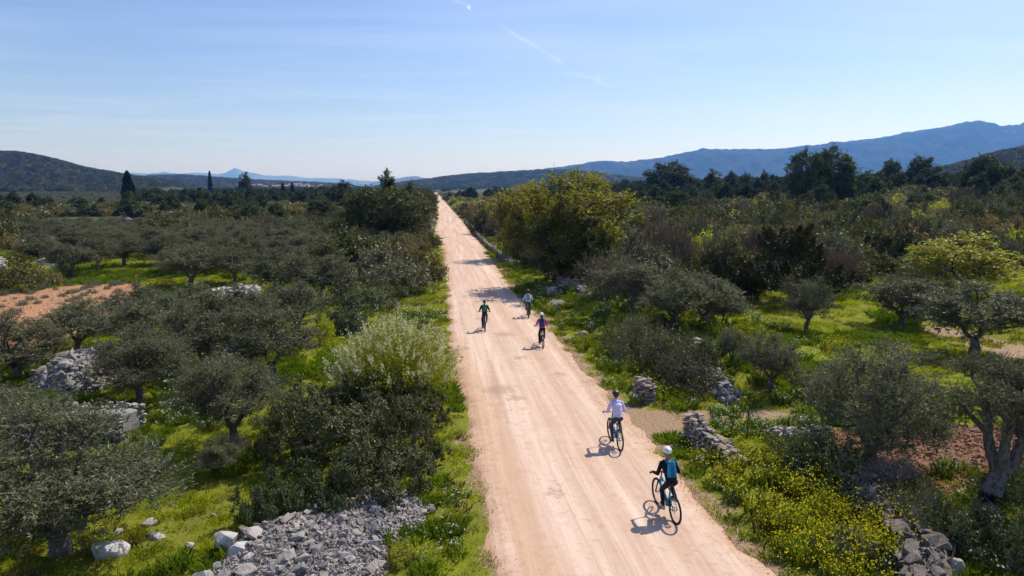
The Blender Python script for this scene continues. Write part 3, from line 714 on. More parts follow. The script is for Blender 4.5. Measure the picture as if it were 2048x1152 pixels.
# --- hand placed near and middle olives
OL = [
 ('near0', 118, 1108, 430, 812, 'large grey-green olive tree filling the lower left corner'),
 ('near2', -150, 1010, 380, 800, 'olive tree cut by the left edge above the corner olive'),
 ('near1', 276, 806, 205, 655, 'olive tree with pale forked trunk just behind the end of the short stone wall'),
 ('near2', 468, 895, 225, 712, 'olive tree with a bent trunk left of the dark bush mass'),
 ('near1', 440, 950, 105, 872, 'low scrubby olive regrowth below the bent olive tree'),
 ('mid0', 35, 765, 190, 625, 'olive tree left of the collapsed stone enclosure'),
 ('mid1', 160, 705, 165, 600, 'olive tree right behind the collapsed stone enclosure'),
 ('mid2', 300, 725, 190, 600, 'broad olive tree behind the pale forked one'),
 ('mid3', 405, 745, 165, 610, 'olive tree over the white-flowered grass strip'),
 ('mid1', 545, 765, 175, 610, 'olive tree directly left of the cream-flowering bush'),
 ('mid0', 490, 690, 160, 570, 'olive tree in the middle of the dense left grove'),
 ('mid2', 395, 665, 150, 585, 'olive tree just below the white stone strip'),
 ('mid3', 600, 665, 145, 560, 'olive tree between the fresh green shoot and the grove'),
 ('mid0', 275, 655, 140, 575, 'olive tree at the right end of the lavender field'),
 ('mid3', 640, 610, 130, 500, 'olive tree beside the dark oak bush left of the road'),
 ('mid2', 560, 600, 140, 500, 'olive tree right of the small bright grass opening'),
 ('mid0', 470, 566, 110, 485, 'olive tree on the small bright grass opening'),
 ('mid1', 385, 575, 120, 492, 'olive tree between the two bright grass openings'),
 ('mid2', 141, 556, 92, 498, 'olive tree with dark forked trunk over the bright grass left'),
 ('mid3', 198, 541, 86, 468, 'taller grey olive right of the forked one on bright grass'),
 ('mid0', 250, 531, 90, 464, 'silvery olive at the back of the bright grass opening'),
 ('mid1', 325, 531, 80, 470, 'silvery olive at the right end of the bright grass opening'),
 ('mid2', 410, 520, 95, 452, 'round silvery olive behind the dark dome bush'),
 ('mid3', 455, 500, 85, 447, 'silvery olive in the far row left of the road'),
 ('mid0', 520, 525, 90, 465, 'olive tree in front of the brown scrub left of the road'),
 ('mid1', 600, 530, 90, 470, 'olive tree left of the dark oak bush'),
 ('mid2', 90, 520, 60, 480, 'small olive beside the pale rocks at the left'),
 ('mid0', 1346, 658, 150, 540, 'olive tree with a thick dark trunk on the right bank'),
 ('mid2', 1408, 655, 150, 548, 'twin-stemmed olive tree beside the thick-trunked one'),
 ('mid1', 1262, 625, 150, 525, 'sprawling olive with a curved limb near the stone heap'),
 ('mid3', 1450, 650, 95, 585, 'low olive at the left end of the right-hand meadow'),
 ('mid3', 1615, 667, 112, 552, 'slender olive tree alone in front of the dark juniper'),
 ('mid1', 1804, 657, 165, 562, 'spreading olive with a low fork in the green meadow'),
 ('mid2', 1945, 708, 225, 588, 'wide olive with three dark limbs at the right meadow edge'),
 ('near1', 1541, 782, 125, 665, 'small olive with a single straight trunk in the meadow'),
 ('mid3', 1464, 732, 70, 655, 'olive sapling left of the straight-trunked olive'),
 ('near0', 1742, 932, 300, 690, 'large brown-grey olive over the red soil patch'),
 ('lean', 1975, 1040, 300, 742, 'leaning olive with a heavy bent trunk at the right edge'),
 ('near0', 2170, 930, 260, 740, 'olive tree cut by the right edge beyond the leaning one'),
 ('near2', 1620, 800, 70, 745, 'low olive shoots left of the large brown-grey olive'),
]
for pr, bx, by, wp, tp, lab in OL:
    if bx > 150: wp *= 0.86
    put('olive_tree', 'olive_' + pr, bx, by, wp, tp, lab, 'olive tree', 'olive trees of the groves', rz=0.2 if pr == 'lean' else None)

# --- shrubs placed one by one
SH = [
 # dark mass at the near left of the road
 ('mastic_shrub', 'mastic_near0', 640, 852, 175, 758, 'dark evergreen bush at the back left of the bush mass'),
 ('mastic_shrub', 'mastic_near1', 738, 848, 190, 742, 'dark evergreen bush directly below the cream flower spikes'),
 ('mastic_shrub', 'mastic_near0', 822, 852, 130, 760, 'dark evergreen bush between the cream flowers and the road verge'),
 ('mastic_shrub', 'mastic_near1', 598, 915, 155, 790, 'dark evergreen bush at the left flank of the bush mass'),
 ('mastic_shrub', 'mastic_near0', 698, 925, 210, 795, 'darkest and largest evergreen bush at the heart of the bush mass'),
 ('mastic_shrub', 'mastic_near1', 808, 925, 150, 808, 'dark evergreen bush on the road side of the bush mass'),
 ('mastic_shrub', 'mastic_near2', 640, 1022, 195, 915, 'lighter green leafy bush in front of the dark mass'),
 ('mastic_shrub', 'mastic_near0', 765, 1000, 195, 868, 'evergreen bush directly above the foreground stone heap'),
 ('mastic_shrub', 'mastic_near2', 545, 1050, 140, 950, 'low light green bush at the left foot of the stone heap'),
 ('oak_bush', 'oak_mid0', 703, 550, 125, 462, 'dark round oak bush in the grove left of the road'),
 ('oak_bush', 'oak_mid1', 340, 492, 92, 425, 'dark dome bush behind the silvery olives'),
 ('oak_bush', 'oak_mid2', 145, 494, 50, 472, 'low dark bush alone on the dry clearing at the left'),
 ('oak_bush', 'heath_mid0', 40, 580, 105, 508, 'brown-green bush at the back corner of the lavender field'),
 ('oak_bush', 'heath_mid1', 95, 572, 60, 540, 'small brown bush right of the lavender field corner'),
 ('oak_bush', 'oak_mid0', 75, 515, 70, 478, 'dark low bush between the pale rocks on the left'),
 ('bramble', 'bramble1', 735, 620, 110, 575, 'dark bramble patch left of the road under the grey shrubs'),
 ('bramble', 'bramble1', 690, 660, 100, 615, 'dark bramble patch behind the cream-flowering bush'),
 ('grey_shrub', 'grey_mid0', 795, 595, 110, 520, 'grey-green shrub leaning over the left verge'),
 ('grey_shrub', 'heath_mid2', 850, 560, 85, 488, 'brown shrub overhanging the left road edge'),
 ('grey_shrub', 'grey_mid1', 760, 560, 100, 488, 'grey shrub behind the left roadside stones'),
 ('grey_shrub', 'heath_mid0', 800, 530, 80, 470, 'brown-green shrub below the tall oak left of the road'),
 ('grey_shrub', 'grey_mid1', 700, 605, 90, 540, 'grey shrub right of the dark oak bush'),
 ('dry_bush', 'twig_pale', 532, 1150, 85, 1092, 'small dry bush growing on the foreground stone heap'),
 ('green_cushion', 'fresh_mid0', 806, 1125, 60, 1078, 'yellow-green cushion plant at the right edge of the stone heap'),
 # right of the road
 ('juniper', 'juniper0', 1572, 600, 190, 452, 'large dark pointed juniper at the back of the meadow'),
 ('juniper', 'juniper1', 1765, 475, 45, 398, 'narrow dark juniper standing in the right scrub'),
 ('fresh_shrub', 'fresh_mid0', 1706, 535, 54, 485, 'round lime-green shrub right of the large juniper'),
 ('oak_bush', 'mastic_mid0', 1706, 566, 66, 522, 'green bush right below the lime-green shrub'),
 ('flowering_shrub', 'grey_mid0', 1852, 575, 110, 492, 'pale blossoming shrub left of the lime-green tree'),
 ('bramble', 'bramble0', 1372, 768, 135, 692, 'thorny bramble at the lower end of the collapsed wall right of the road'),
 ('bramble', 'bramble0', 1318, 725, 140, 650, 'large thorny bramble over the middle of the collapsed wall'),
 ('bramble', 'bramble0', 1265, 705, 110, 628, 'grey-brown thorny bush on the right bank'),
 ('bramble', 'bramble1', 1395, 745, 100, 675, 'green bramble at the right side of the collapsed wall'),
 ('bramble', 'bramble1', 1310, 665, 80, 625, 'green bramble at the foot of the thick-trunked olive'),
 ('bramble', 'bramble1', 1640, 965, 160, 862, 'dark green bush above the yellow flowers on the right'),
 ('bramble', 'bramble0', 1830, 1060, 130, 965, 'dry grey bramble beside the jumbled wall on the right'),
 ('dry_bush', 'twig_pale', 1775, 985, 110, 905, 'heap of bare pale branches on the jumbled wall'),
 ('dry_bush', 'twig_pale', 1450, 590, 60, 560, 'heap of pale cut branches left of the large juniper'),
 ('twiggy_shrub', 'twig_mid0', 1440, 575, 90, 470, 'tall brown bare shrub behind the low right olive'),
 ('oak_bush', 'oak_mid2', 1385, 530, 90, 445, 'dark rounded bush among the brown shrubs right'),
 ('twiggy_shrub', 'twig_mid1', 1215, 600, 110, 500, 'brown bare shrub beside the sprawling olive'),
 ('twiggy_shrub', 'twig_mid2', 1290, 580, 110, 478, 'brown bare shrub behind the sprawling olive'),
 ('bramble', 'bramble1', 2010, 1000, 110, 930, 'green shoots under the leaning olive'),
 ('bramble', 'bramble1', 1960, 1110, 150, 1010, 'leafy green undergrowth at the lower right edge'),
 ('bramble', 'bramble1', 2060, 1130, 130, 1030, 'leafy green undergrowth in the lower right corner'),
 ('bramble', 'bramble1', 1700, 1130, 120, 1060, 'green weeds below the yellow flowers on the right'),
]
for k, pr, bx, by, wp, tp, lab in SH:
    put(k, pr, bx, by, wp, tp, lab, 'bush')
put('flowering_bush', 'broom', 785, 812, 225, 640, 'large bush covered in cream flower spikes left of the road', 'bush')
put('fresh_shoot', 'fresh_mid0', 652, 690, 38, 632, 'upright lime-green shoot among the dark olives', 'shrub')
put('lime_tree', 'fresh_tree', 1922, 603, 165, 468, 'bright lime-green tree at the far edge of the right meadow', 'tree')
put('lime_sapling', 'fresh_tree', 1962, 600, 45, 560, 'small sapling right of the lime-green tree', 'tree')
put('roadside_tree', 'tall_tree', 1155, 562, 190, 348, 'tall yellow-green tree right of the road', 'tree')
put('roadside_tree', 'tall_tree', 1055, 520, 120, 372, 'yellow-brown tree left of the tall yellow-green one', 'tree')
put('oak_tree', 'tall_oak', 1120, 566, 150, 432, 'dark ivy-clad tree in front of the yellow-green tree', 'tree')
put('oak_tree', 'tall_oak', 1180, 570, 110, 470, 'dark low tree at the foot of the yellow-green tree', 'tree')
put('oak_tree', 'tall_oak', 785, 497, 160, 372, 'big dark evergreen oak left of the road', 'tree')
put('oak_tree', 'tall_oak', 838, 470, 70, 378, 'dark evergreen oak overhanging the left road edge', 'tree')
put('oak_tree', 'tall_oak', 730, 500, 100, 400, 'dark evergreen oak at the left of the big one', 'tree')
put('pine_tree', 'pine_mid1', 776, 480, 62, 344, 'pointed pine rising out of the big dark oak', 'tree')
for bx, by, wp, tp, lab, pr in [
    (260, 424, 22, 343, 'broad dark cypress, leftmost in the valley', 'cypress1'), (422, 396, 7, 343, 'slim cypress with bare tips', 'cypress0'),
    (492, 404, 30, 346, 'broad ragged cypress between the slim ones', 'pine_mid1'), (567, 404, 8, 366, 'very slim cypress, left one of the close pair', 'cypress0'),
    (586, 408, 8, 366, 'very slim cypress, right one of the close pair', 'cypress0'), (580, 409, 5, 388, 'tiny cypress between the close pair', 'cypress0')]:
    put('cypress', pr, bx, by, wp, tp, lab, 'cypress')
for bx, by, wp, tp, lab, pr in [
    (1335, 400, 92, 326, 'wide clump-shaped pine on the right skyline', 'pine_mid0'), (1425, 405, 42, 340, 'pine right of the wide clump-shaped one', 'pine_mid1'),
    (1462, 400, 26, 345, 'small pine on the right skyline before the mountain', 'pine_mid2'), (1490, 402, 28, 348, 'small round pine on the skyline', 'pine_mid0'),
    (1527, 402, 28, 343, 'pointed small pine left of the two tall ones', 'pine_mid1'), (1606, 425, 75, 305, 'tall pine, left of the two tall ones on the skyline', 'pine_mid2'),
    (1660, 420, 82, 298, 'tallest broad pine on the right skyline', 'pine_mid0'), (1635, 415, 60, 330, 'pine between and behind the two tall ones', 'pine_mid1'),
    (650, 405, 40, 372, 'pine left of the dark oak in the valley', 'pine_mid0'), (690, 410, 50, 362, 'pine group member nearest the dark oak', 'pine_mid1'),
    (672, 405, 30, 370, 'slim pine between two others in the valley', 'pine_mid1'), (1970, 400, 80, 312, 'tall grey-green pine near the right edge', 'pine_mid0'),
    (1780, 390, 45, 322, 'pine on the slope right of the tallest pines', 'pine_mid2'), (1840, 392, 60, 315, 'pine at the middle of the right slope', 'pine_mid0')]:
    put('pine_tree', pr, bx, by, wp, tp, lab, 'pine tree')

# dead tree sticking up beside the tall tree
def dead_tree(bx, by, top, label):
    g, W, H = at(bx, by, 40, top); rng = np.random.default_rng(5); segs = []
    def grow(p, d, ln, r, lv):
        q = p + d * ln; m = (p + q) / 2 + rng.normal(size=3) * ln * 0.07
        segs.append((np.array([p, m, q]), np.array([r, r * 0.8, r * 0.6])))
        if lv < 5:
            for _ in range(2 if lv < 1 else 3): grow(q if rng.random() < 0.6 else m, unit(d + rng.normal(size=3) * 0.5 + [0, 0, 0.15]), ln * rng.uniform(0.55, 0.75), r * 0.58, lv + 1)
    grow(np.array([0, 0, -0.2]), np.array([0, 0, 1.0]), H * 0.5, 0.2, 0)
    Vb, Fb = tubes(segs, 5); mx = Vb[:, 2].max(); Vb[:, 2] *= H / mx
    o = link('bare_tree', np_mesh('bare_tree', Vb, Fb, M_DBARK)); o.location = g; tag(o, label, 'tree')
dead_tree(1088, 545, 322, 'bare dead tree poking above the yellow-green tree')
dead_tree(1235, 585, 440, 'bare branching tree in the brown shrubs right of the tall tree')

# ------------------------------------------------------------------ scattered plants
def gn_scatter(name, pts, scl, rot, pick, meshes, label, mats=None):
    """one 'stuff' object: plants instanced on points"""
    if not len(pts): return
    colx = bpy.data.collections.new(name + '_kinds')
    for i, m in enumerate(meshes):
        o = bpy.data.objects.new('%02d_%s' % (i, m.name), m); colx.objects.link(o)
    me = bpy.data.meshes.new(name); me.vertices.add(len(pts)); me.vertices.foreach_set('co', np.asarray(pts, np.float32).ravel())
    a = me.attributes.new('scl', 'FLOAT_VECTOR', 'POINT'); a.data.foreach_set('vector', np.asarray(scl, np.float32).ravel())
    a = me.attributes.new('rot', 'FLOAT_VECTOR', 'POINT'); a.data.foreach_set('vector', np.asarray(rot, np.float32).ravel())
    a = me.attributes.new('pick', 'INT', 'POINT'); a.data.foreach_set('value', np.asarray(pick, np.int32))
    g = bpy.data.node_groups.new(name, 'GeometryNodeTree')
    g.interface.new_socket('Geometry', in_out='INPUT', socket_type='NodeSocketGeometry')
    g.interface.new_socket('Geometry', in_out='OUTPUT', socket_type='NodeSocketGeometry')
    gi = g.nodes.new('NodeGroupInput'); go = g.nodes.new('NodeGroupOutput')
    ip = g.nodes.new('GeometryNodeInstanceOnPoints'); ci = g.nodes.new('GeometryNodeCollectionInfo')
    ci.inputs['Collection'].default_value = colx; ci.inputs['Separate Children'].default_value = True; ci.inputs['Reset Children'].default_value = True
    def at_(nm, typ):
        x = g.nodes.new('GeometryNodeInputNamedAttribute'); x.data_type = typ; x.inputs[0].default_value = nm; return x.outputs[0]
    e2r = g.nodes.new('FunctionNodeEulerToRotation')
    g.links.new(gi.outputs[0], ip.inputs['Points']); g.links.new(ci.outputs[0], ip.inputs['Instance'])
    ip.inputs['Pick Instance'].default_value = True
    g.links.new(at_('pick', 'INT'), ip.inputs['Instance Index']); g.links.new(at_('scl', 'FLOAT_VECTOR'), ip.inputs['Scale'])
    g.links.new(at_('rot', 'FLOAT_VECTOR'), e2r.inputs[0]); g.links.new(e2r.outputs[0], ip.inputs['Rotation'])
    g.links.new(ip.outputs[0], go.inputs[0])
    o = link(name, me); md = o.modifiers.new('scatter', 'NODES'); md.node_group = g
    tag(o, label, kind='stuff')
    return o

def inview(x, y, margin=220):
    px, py, dep = proj(x, y, 0)
    return (px > -margin) & (px < 2048 + margin) & (y > 5)

# candidate points: jittered rows whose spacing grows with distance
cand = []
d = 40.0
while d < 1500:
    s = 2.5 + d * 0.010 if d < 420 else 6.7 + (d - 420) * 0.012
    half = d * 0.98 + 5
    xs = np.arange(-half, half, s); xs = xs + RNG.uniform(-0.45, 0.45, len(xs)) * s; yy = d + RNG.uniform(-0.45, 0.45, len(xs)) * s
    cand.append(np.stack([xs, yy, np.full(len(xs), s)], -1)); d += s * 0.9
cand = np.concatenate(cand)
cx, cy, cs = cand.T
cz = T(cx, cy)
ok = scrub(cx, cy, cz) & inview(cx, cy)
cpx, cpy, cdep = proj(cx, cy, cz); cu = road_u(cx, cy)
# openings
field_far = (cu > 8) & (cu < 60) & (cy > 330) & (cy < 900)
ok &= ~((cpx > 900) & (cpx < 1050) & (cpy < 400) & (cu > 8) & (cy > 260))
ok &= np.abs(cu) > 3.6 + cs * 0.45
ok &= ~((cpx < 330) & (cpx > 60) & (cpy > 441)) 
ok &= ~(fbm(cx / 14, cy / 14, 31) < 0.30)
cx, cy, cs, cz, cpx, cpy, cu = [v[ok] for v in (cx, cy, cs, cz, cpx, cpy, cu)]
nA = fbm(cx / 16, cy / 16, 41); nB = fbm(cx / 30, cy / 30, 43); rr = RNG.random(len(cx)); dist = np.hypot(cx, cy)
kinds = np.empty(len(cx), object)
for i in range(len(cx)):
    r = rr[i]; a_, b_ = nA[i], nB[i]; D = dist[i]
    if cu[i] > 0:
        slope = smooth(110, 220, D) * smooth(10, 120, cu[i])
        if r < 0.30 * slope + (0.25 if D > 320 else 0): k = 'pine_tree'
        elif D < 90 and r < 0.26 and a_ > 0.45: k = 'twiggy_shrub'
        elif a_ > 0.60 and r < 0.55: k = 'fresh_shrub'
        elif r < 0.50: k = 'oak_bush'
        elif r < 0.78: k = 'heath_shrub'
        elif r < 0.88: k = 'grey_shrub'
        elif r < 0.96: k = 'mastic_shrub'
        else: k = 'twiggy_shrub'
    else:
        if cpx[i] < 260 and 388 < cpy[i] < 424: k = 'olive_tree' if r < 0.9 else 'oak_bush'
        elif D > 260: k = 'pine_tree' if r < 0.42 else ('oak_bush' if r < 0.75 else 'grey_shrub')
        elif r < 0.08 and D > 120: k = 'pine_tree'
        elif r < 0.35: k = 'oak_bush'
        elif r < 0.68: k = 'heath_shrub'
        elif r < 0.80: k = 'grey_shrub'
        elif r < 0.90: k = 'mastic_shrub'
        elif r < 0.95: k = 'olive_tree'
        else: k = 'twiggy_shrub'
    kinds[i] = k
LM = [(1572, 600, 'the large dark juniper'), (1155, 562, 'the tall yellow-green tree'), (1922, 603, 'the bright lime-green tree'), (1706, 566, 'the round lime-green shrub'), (1346, 600, 'the thick-trunked olive'), (1262, 585, 'the sprawling olive'),
 (1440, 560, 'the low right olive'), (1335, 390, 'the wide clump-shaped pine'), (1606, 400, 'the two tallest pines'), (1765, 470, 'the narrow dark juniper'), (1970, 400, 'the grey-green skyline pine'), (1425, 400, 'the small skyline pines'), (2020, 500, 'the right frame edge below the pines'),
 (785, 490, 'the big dark oak'), (703, 545, 'the round dark oak bush'), (340, 480, 'the dark dome bush'), (260, 424, 'the broad leftmost cypress'), (422, 400, 'the slim bare-tipped cypress'), (492, 408, 'the broad ragged cypress'), (575, 410, 'the slim cypress pair'), (670, 408, 'the valley pines'),
 (40, 570, 'the lavender field corner'), (60, 480, 'the pale stone mound'), (200, 450, 'the thin brown wall'), (880, 420, 'the far end of the road'), (800, 560, 'the left roadside stones'), (560, 470, 'the silvery grove'), (1040, 480, 'the roadside wall'), (1850, 570, 'the pale blossoming shrub'), (120, 400, 'the left hill foot'), (1750, 395, 'the pine slope')]
SHORT = {'oak_bush': 'dark green rounded bush', 'heath_shrub': 'brown-green heath shrub', 'grey_shrub': 'grey-green shrub', 'mastic_shrub': 'mid-green leafy shrub', 'fresh_shrub': 'yellow-green fresh shrub', 'twiggy_shrub': 'bare brown shrub', 'olive_tree': 'small grey olive', 'pine_tree': 'dark pine', 'silvery': 'silvery olive tree'}
def landmark(k, px, py, seen):
    j = min(range(len(LM)), key=lambda q: abs(LM[q][0] - px) + 3 * abs(LM[q][1] - py)); dx_, dy_ = px - LM[j][0], py - LM[j][1]
    rel = ('right of ' if dx_ > 0 else 'left of ') if abs(dx_) > 2.5 * abs(dy_) else ('beyond ' if dy_ < 0 else 'in front of ')
    key = (k, j, rel)
    if key not in seen: seen[key] = 0
    seen[key] += 1
    return (SHORT[k] + ' in the scrub ' + rel + LM[j][2]).replace('in front of', 'before'), key
# second olive grove scatter: left middle ground between hand-placed trees
og = []
for yy in np.arange(55, 150, 5.2):
    for xx in np.arange(-95, -8, 5.2):
        x_ = xx + random.uniform(-1.3, 1.3); y_ = yy + random.uniform(-1.3, 1.3); z_ = float(T(x_, y_)); p, q, _ = proj(x_, y_, z_)
        if q > np.interp(p, SCL_X, SCL_Y) and q < 560 and road_u(x_, y_) < -11 and 60 < p < 690 and not (60 < p < 345 and q > 515) and not (60 < p < 330 and q < 470) and not (385 < p < 540 and q > 545):
            og.append((x_, y_, z_))
OGS = {}; OGP = []
for x_, y_, z_ in og:
    p, q, _ = proj(x_, y_, z_); lb_, ky = landmark('silvery', float(p), float(q), OGS); lb_ = lb_.replace('in the scrub', 'in the far grove')
    OGP.append((plant('olive_tree', 'olive_mid%d' % random.randrange(4), (x_, y_, z_ - 0.1), random.uniform(3.8, 5.2), random.uniform(3.0, 4.0), lb_, 'olive tree'), ky, lb_))
for o_, ky, lb_ in OGP:
    if OGS[ky] > 1: o_['group'] = lb_.replace('olive tree', 'olive trees')

KSPEC = {   # near protos, far protos, width range, height/width, label, group, category
 'oak_bush': (['oak_mid0', 'oak_mid1', 'oak_mid2'], ['oak_far0', 'oak_far1'], (0.8, 1.7), (0.65, 1.05), 'dark green rounded bush in the dense scrub beside the road', 'dark rounded bushes of the scrub', 'bush'),
 'heath_shrub': (['heath_mid0', 'heath_mid1', 'heath_mid2'], ['heath_far0'], (0.8, 1.6), (0.6, 0.95), 'brown-green heath shrub in the dense scrub beside the road', 'brown-green heath shrubs of the scrub', 'shrub'),
 'grey_shrub': (['grey_mid0', 'grey_mid1'], ['grey_far0'], (0.8, 1.6), (0.6, 0.95), 'grey-green shrub in the dense scrub beside the road', 'grey-green shrubs of the scrub', 'shrub'),
 'mastic_shrub': (['mastic_mid0', 'mastic_mid1'], ['oak_far1'], (1.1, 1.6), (0.6, 0.8), 'mid-green leafy shrub in the dense scrub beside the road', 'mid-green shrubs of the scrub', 'shrub'),
 'fresh_shrub': (['fresh_mid0'], ['fresh_far0'], (1.0, 1.4), (0.6, 0.9), 'yellow-green shrub in fresh leaf in the right-hand scrub', 'yellow-green shrubs of the scrub', 'shrub'),
 'twiggy_shrub': (['twig_mid0', 'twig_mid1', 'twig_mid2'], ['heath_far0'], (1.1, 1.6), (0.8, 1.15), 'bare brown many-stemmed shrub in the scrub', 'bare brown shrubs of the scrub', 'shrub'),
 'olive_tree': (['olive_mid0', 'olive_mid1', 'olive_mid2', 'olive_mid3'], ['olive_far0', 'olive_far1'], (1.2, 1.5), (0.65, 0.8), 'small grey olive tree in the distant grove or scrub', 'small grey olives far off', 'olive tree'),
 'pine_tree': (['pine_mid0', 'pine_mid1', 'pine_mid2'], ['pine_far0', 'pine_far1'], (1.3, 1.9), (1.3, 1.9), 'dark pine tree among the distant scrub and woods', 'dark pines of the distant woods', 'pine tree'),
}
SEEN = {}; PLACED = []
stuff_rows = []; far_meshes = []; far_index = {}
def far_idx(pn):
    if pn not in far_index: far_index[pn] = len(far_meshes); far_meshes.append(PROTO[pn][0])
    return far_index[pn]
for k, (near, far, wr, hr, lab, grp, cat_) in KSPEC.items():
    ii = np.where(kinds == k)[0]; ii = ii[np.argsort(dist[ii])]
    for rank, i in enumerate(ii):
        D = dist[i]; Wd = cs[i] * random.uniform(*wr)
        if k == 'pine_tree': Wd = random.uniform(3.2, 5.5)
        if k == 'olive_tree': Wd = random.uniform(3.8, 5)
        Hh = Wd * random.uniform(*hr)
        if k == 'pine_tree': Hh = min(Hh, random.uniform(5, 8.5))
        elif D > 150: Hh = min(Hh, 3.4)
        if cu[i] < 0 and D < 150 and k != 'pine_tree': Hh *= 0.85
        pn = random.choice(near if D < 180 else far)
        if rank < 260:
            lb_, ky = landmark(k, cpx[i], cpy[i], SEEN); PLACED.append((plant(k, pn, (cx[i], cy[i], cz[i] - 0.12), Wd, Hh, lb_, cat_, None, parts=D < 180), ky, lb_, Wd))
        else:
            pn = random.choice(far if D > 90 else near); cr_, tr_, pw, ph = PROTO[pn]
            stuff_rows.append((cx[i], cy[i], cz[i] - 0.12, Wd / pw, Hh / ph, far_idx(pn)))
for o_, ky, lb_, Wd in PLACED:          # several alike beside one landmark share a group
    if SEEN[ky] > 1:
        same = [q for q in PLACED if q[1] == ky]; big_ = max(same, key=lambda q: q[3])[0]
        if o_ is big_ and SEEN[ky] <= 6 and len(lb_.split()) < 16: o_['label'] = 'widest ' + lb_
        else: o_['group'] = lb_.replace(' in the scrub', 's in the scrub').replace('bushs', 'bushes')
# woods on the hills
def wood(samp, pxr, yr, n, seed, hmin=3.5, hmax=7, big=1.0):
    rng = np.random.default_rng(seed); c = 0
    fp = ['pine_far0', 'oak_far0', 'oak_far1', 'pine_far1', 'heath_far0']
    for _ in range(n):
        y_ = rng.uniform(*yr); px = rng.uniform(*pxr); x_ = (px - 1024) / F * y_
        z_ = float(samp(x_, y_))
        if z_ < -1: continue
        pn = fp[rng.integers(0, 5)]; cr_, tr_, pw, ph = PROTO[pn]; H_ = rng.uniform(hmin, hmax); W_ = H_ * rng.uniform(0.9, 1.5) * big
        stuff_rows.append((x_, y_, z_ - 0.6, W_ / pw, H_ / ph, far_idx(pn)))
wood(h_left, (-180, 420), (830, 1490), 6500, 1)
wood(h_right, (1790, 2200), (530, 860), 3500, 2)
wood(h_mid, (60, 760), (1600, 3190), 6000, 3, 5, 9, 1.7)
wood(h_midr, (690, 1400), (1600, 2800), 7000, 4, 5, 9, 1.7)
sr = np.array(stuff_rows)
gn_scatter('distant_scrub', sr[:, :3], np.stack([sr[:, 3], sr[:, 3], sr[:, 4]], -1), np.stack([0 * sr[:, 0], 0 * sr[:, 0], RNG.uniform(0, 6.28, len(sr))], -1), sr[:, 5].astype(int), far_meshes, 'distant woods and scrub covering the plain and hillsides')
print('individual/stuff', len(kinds), len(sr))

# lavender tussocks in rows on the soil field
p0 = gpt(20, 628); p1 = gpt(150, 583)
lav = [(28, 628, 28), (45, 610, 20), (62, 600, 18), (8, 590, 20), (25, 587, 18), (38, 583, 16), (75, 580, 22), (92, 576, 20), (90, 596, 14), (30, 598, 8), (10, 603, 7), (140, 572, 14), (180, 575, 22), (195, 571, 18), (215, 578, 14), (237, 584, 16), (168, 579, 14), (153, 584, 16), (140, 588, 18), (125, 593, 16), (185, 587, 20), (168, 592, 16), (154, 598, 18), (140, 603, 16), (226, 572, 16), (242, 569, 14), (228, 568, 15), (250, 566, 14), (60, 588, 14), (5, 615, 12), (-25, 612, 24), (-45, 600, 20), (-30, 590, 18), (112, 580, 10), (205, 598, 14), (75, 607, 14)]
for i, (px, py, wd) in enumerate(lav):
    g, W, H = at(px, py, wd, py - wd * 0.5)
    plant('lavender_tussock', 'lavender0', g, W * 1.05, W * 0.5, 'grey-green lavender tussock on the orange soil field', 'lavender plant', 'lavender tussocks in rows on the soil field')

# ------------------------------------------------------------------ grass and flowers
def tuft(name, seed, n, h, w, rad, mats, bend=0.5, flowers=None, herb=0):
    rng = np.random.default_rng(seed); az = rng.uniform(0, 2 * PI, n); r = rad * np.sqrt(rng.uniform(0, 1, n))
    b = np.stack([np.cos(az) * r, np.sin(az) * r, np.full(n, -0.03)], -1)
    az2 = az + rng.normal(0, 0.9, n); ln = h * rng.uniform(0.45, 1.1, n); k = bend * rng.uniform(0.1, 1, n)
    out = np.stack([np.cos(az2), np.sin(az2), 0 * az], -1); s = np.stack([-np.sin(az2), np.cos(az2), 0 * az], -1) * w
    m_ = b + out * (ln * k * 0.35)[:, None] + [0, 0, 1] * (ln * 0.6)[:, None]; t_ = b + out * (ln * k)[:, None] + [0, 0, 1] * (ln * (1 - 0.35 * k))[:, None]
    V = np.stack([b - s, b + s, m_ + s * 0.7, t_, m_ - s * 0.7], 1).reshape(-1, 3)
    Fs = [np.arange(5 * n).reshape(-1, 5)]; mi = [np.zeros(n, int)]; tn = [np.clip(rng.normal(0.45, 0.28, n), 0, 1)]
    o = len(V); VV = [V]
    if herb:
        P = np.stack([rng.normal(0, rad * 0.5, herb), rng.normal(0, rad * 0.5, herb), rng.uniform(0.02, h * 0.9, herb)], -1)
        V2, F2 = leaf_quads(P, unit(rng.normal(size=P.shape) + [0, 0, 0.4]), np.full(herb, w * 7), np.full(herb, w * 4.2), rng)
        VV.append(V2); Fs.append(F2 + o); o += len(V2); mi.append(np.full(herb, 0)); tn.append(rng.uniform(0, 1, herb))
    if flowers:
        nf, sz, zlo, zhi, spread = flowers
        P = np.stack([rng.normal(0, spread, nf), rng.normal(0, spread, nf), rng.uniform(zlo, zhi, nf)], -1)
        for tilt in range(2):
            V2, F2 = leaf_quads(P, unit(rng.normal(size=P.shape) * [1, 1, 0.35]), np.full(nf, sz), np.full(nf, sz), rng)
            VV.append(V2); Fs.append(F2 + o); o += len(V2); mi.append(np.full(nf, 1)); tn.append(rng.uniform(0, 1, nf))
    q4 = [f for f in Fs if f.shape[1] == 4]
    order = [Fs[0]] + q4
    return np_mesh(name, np.concatenate(VV), order, mats, np.concatenate(mi), np.concatenate(tn))
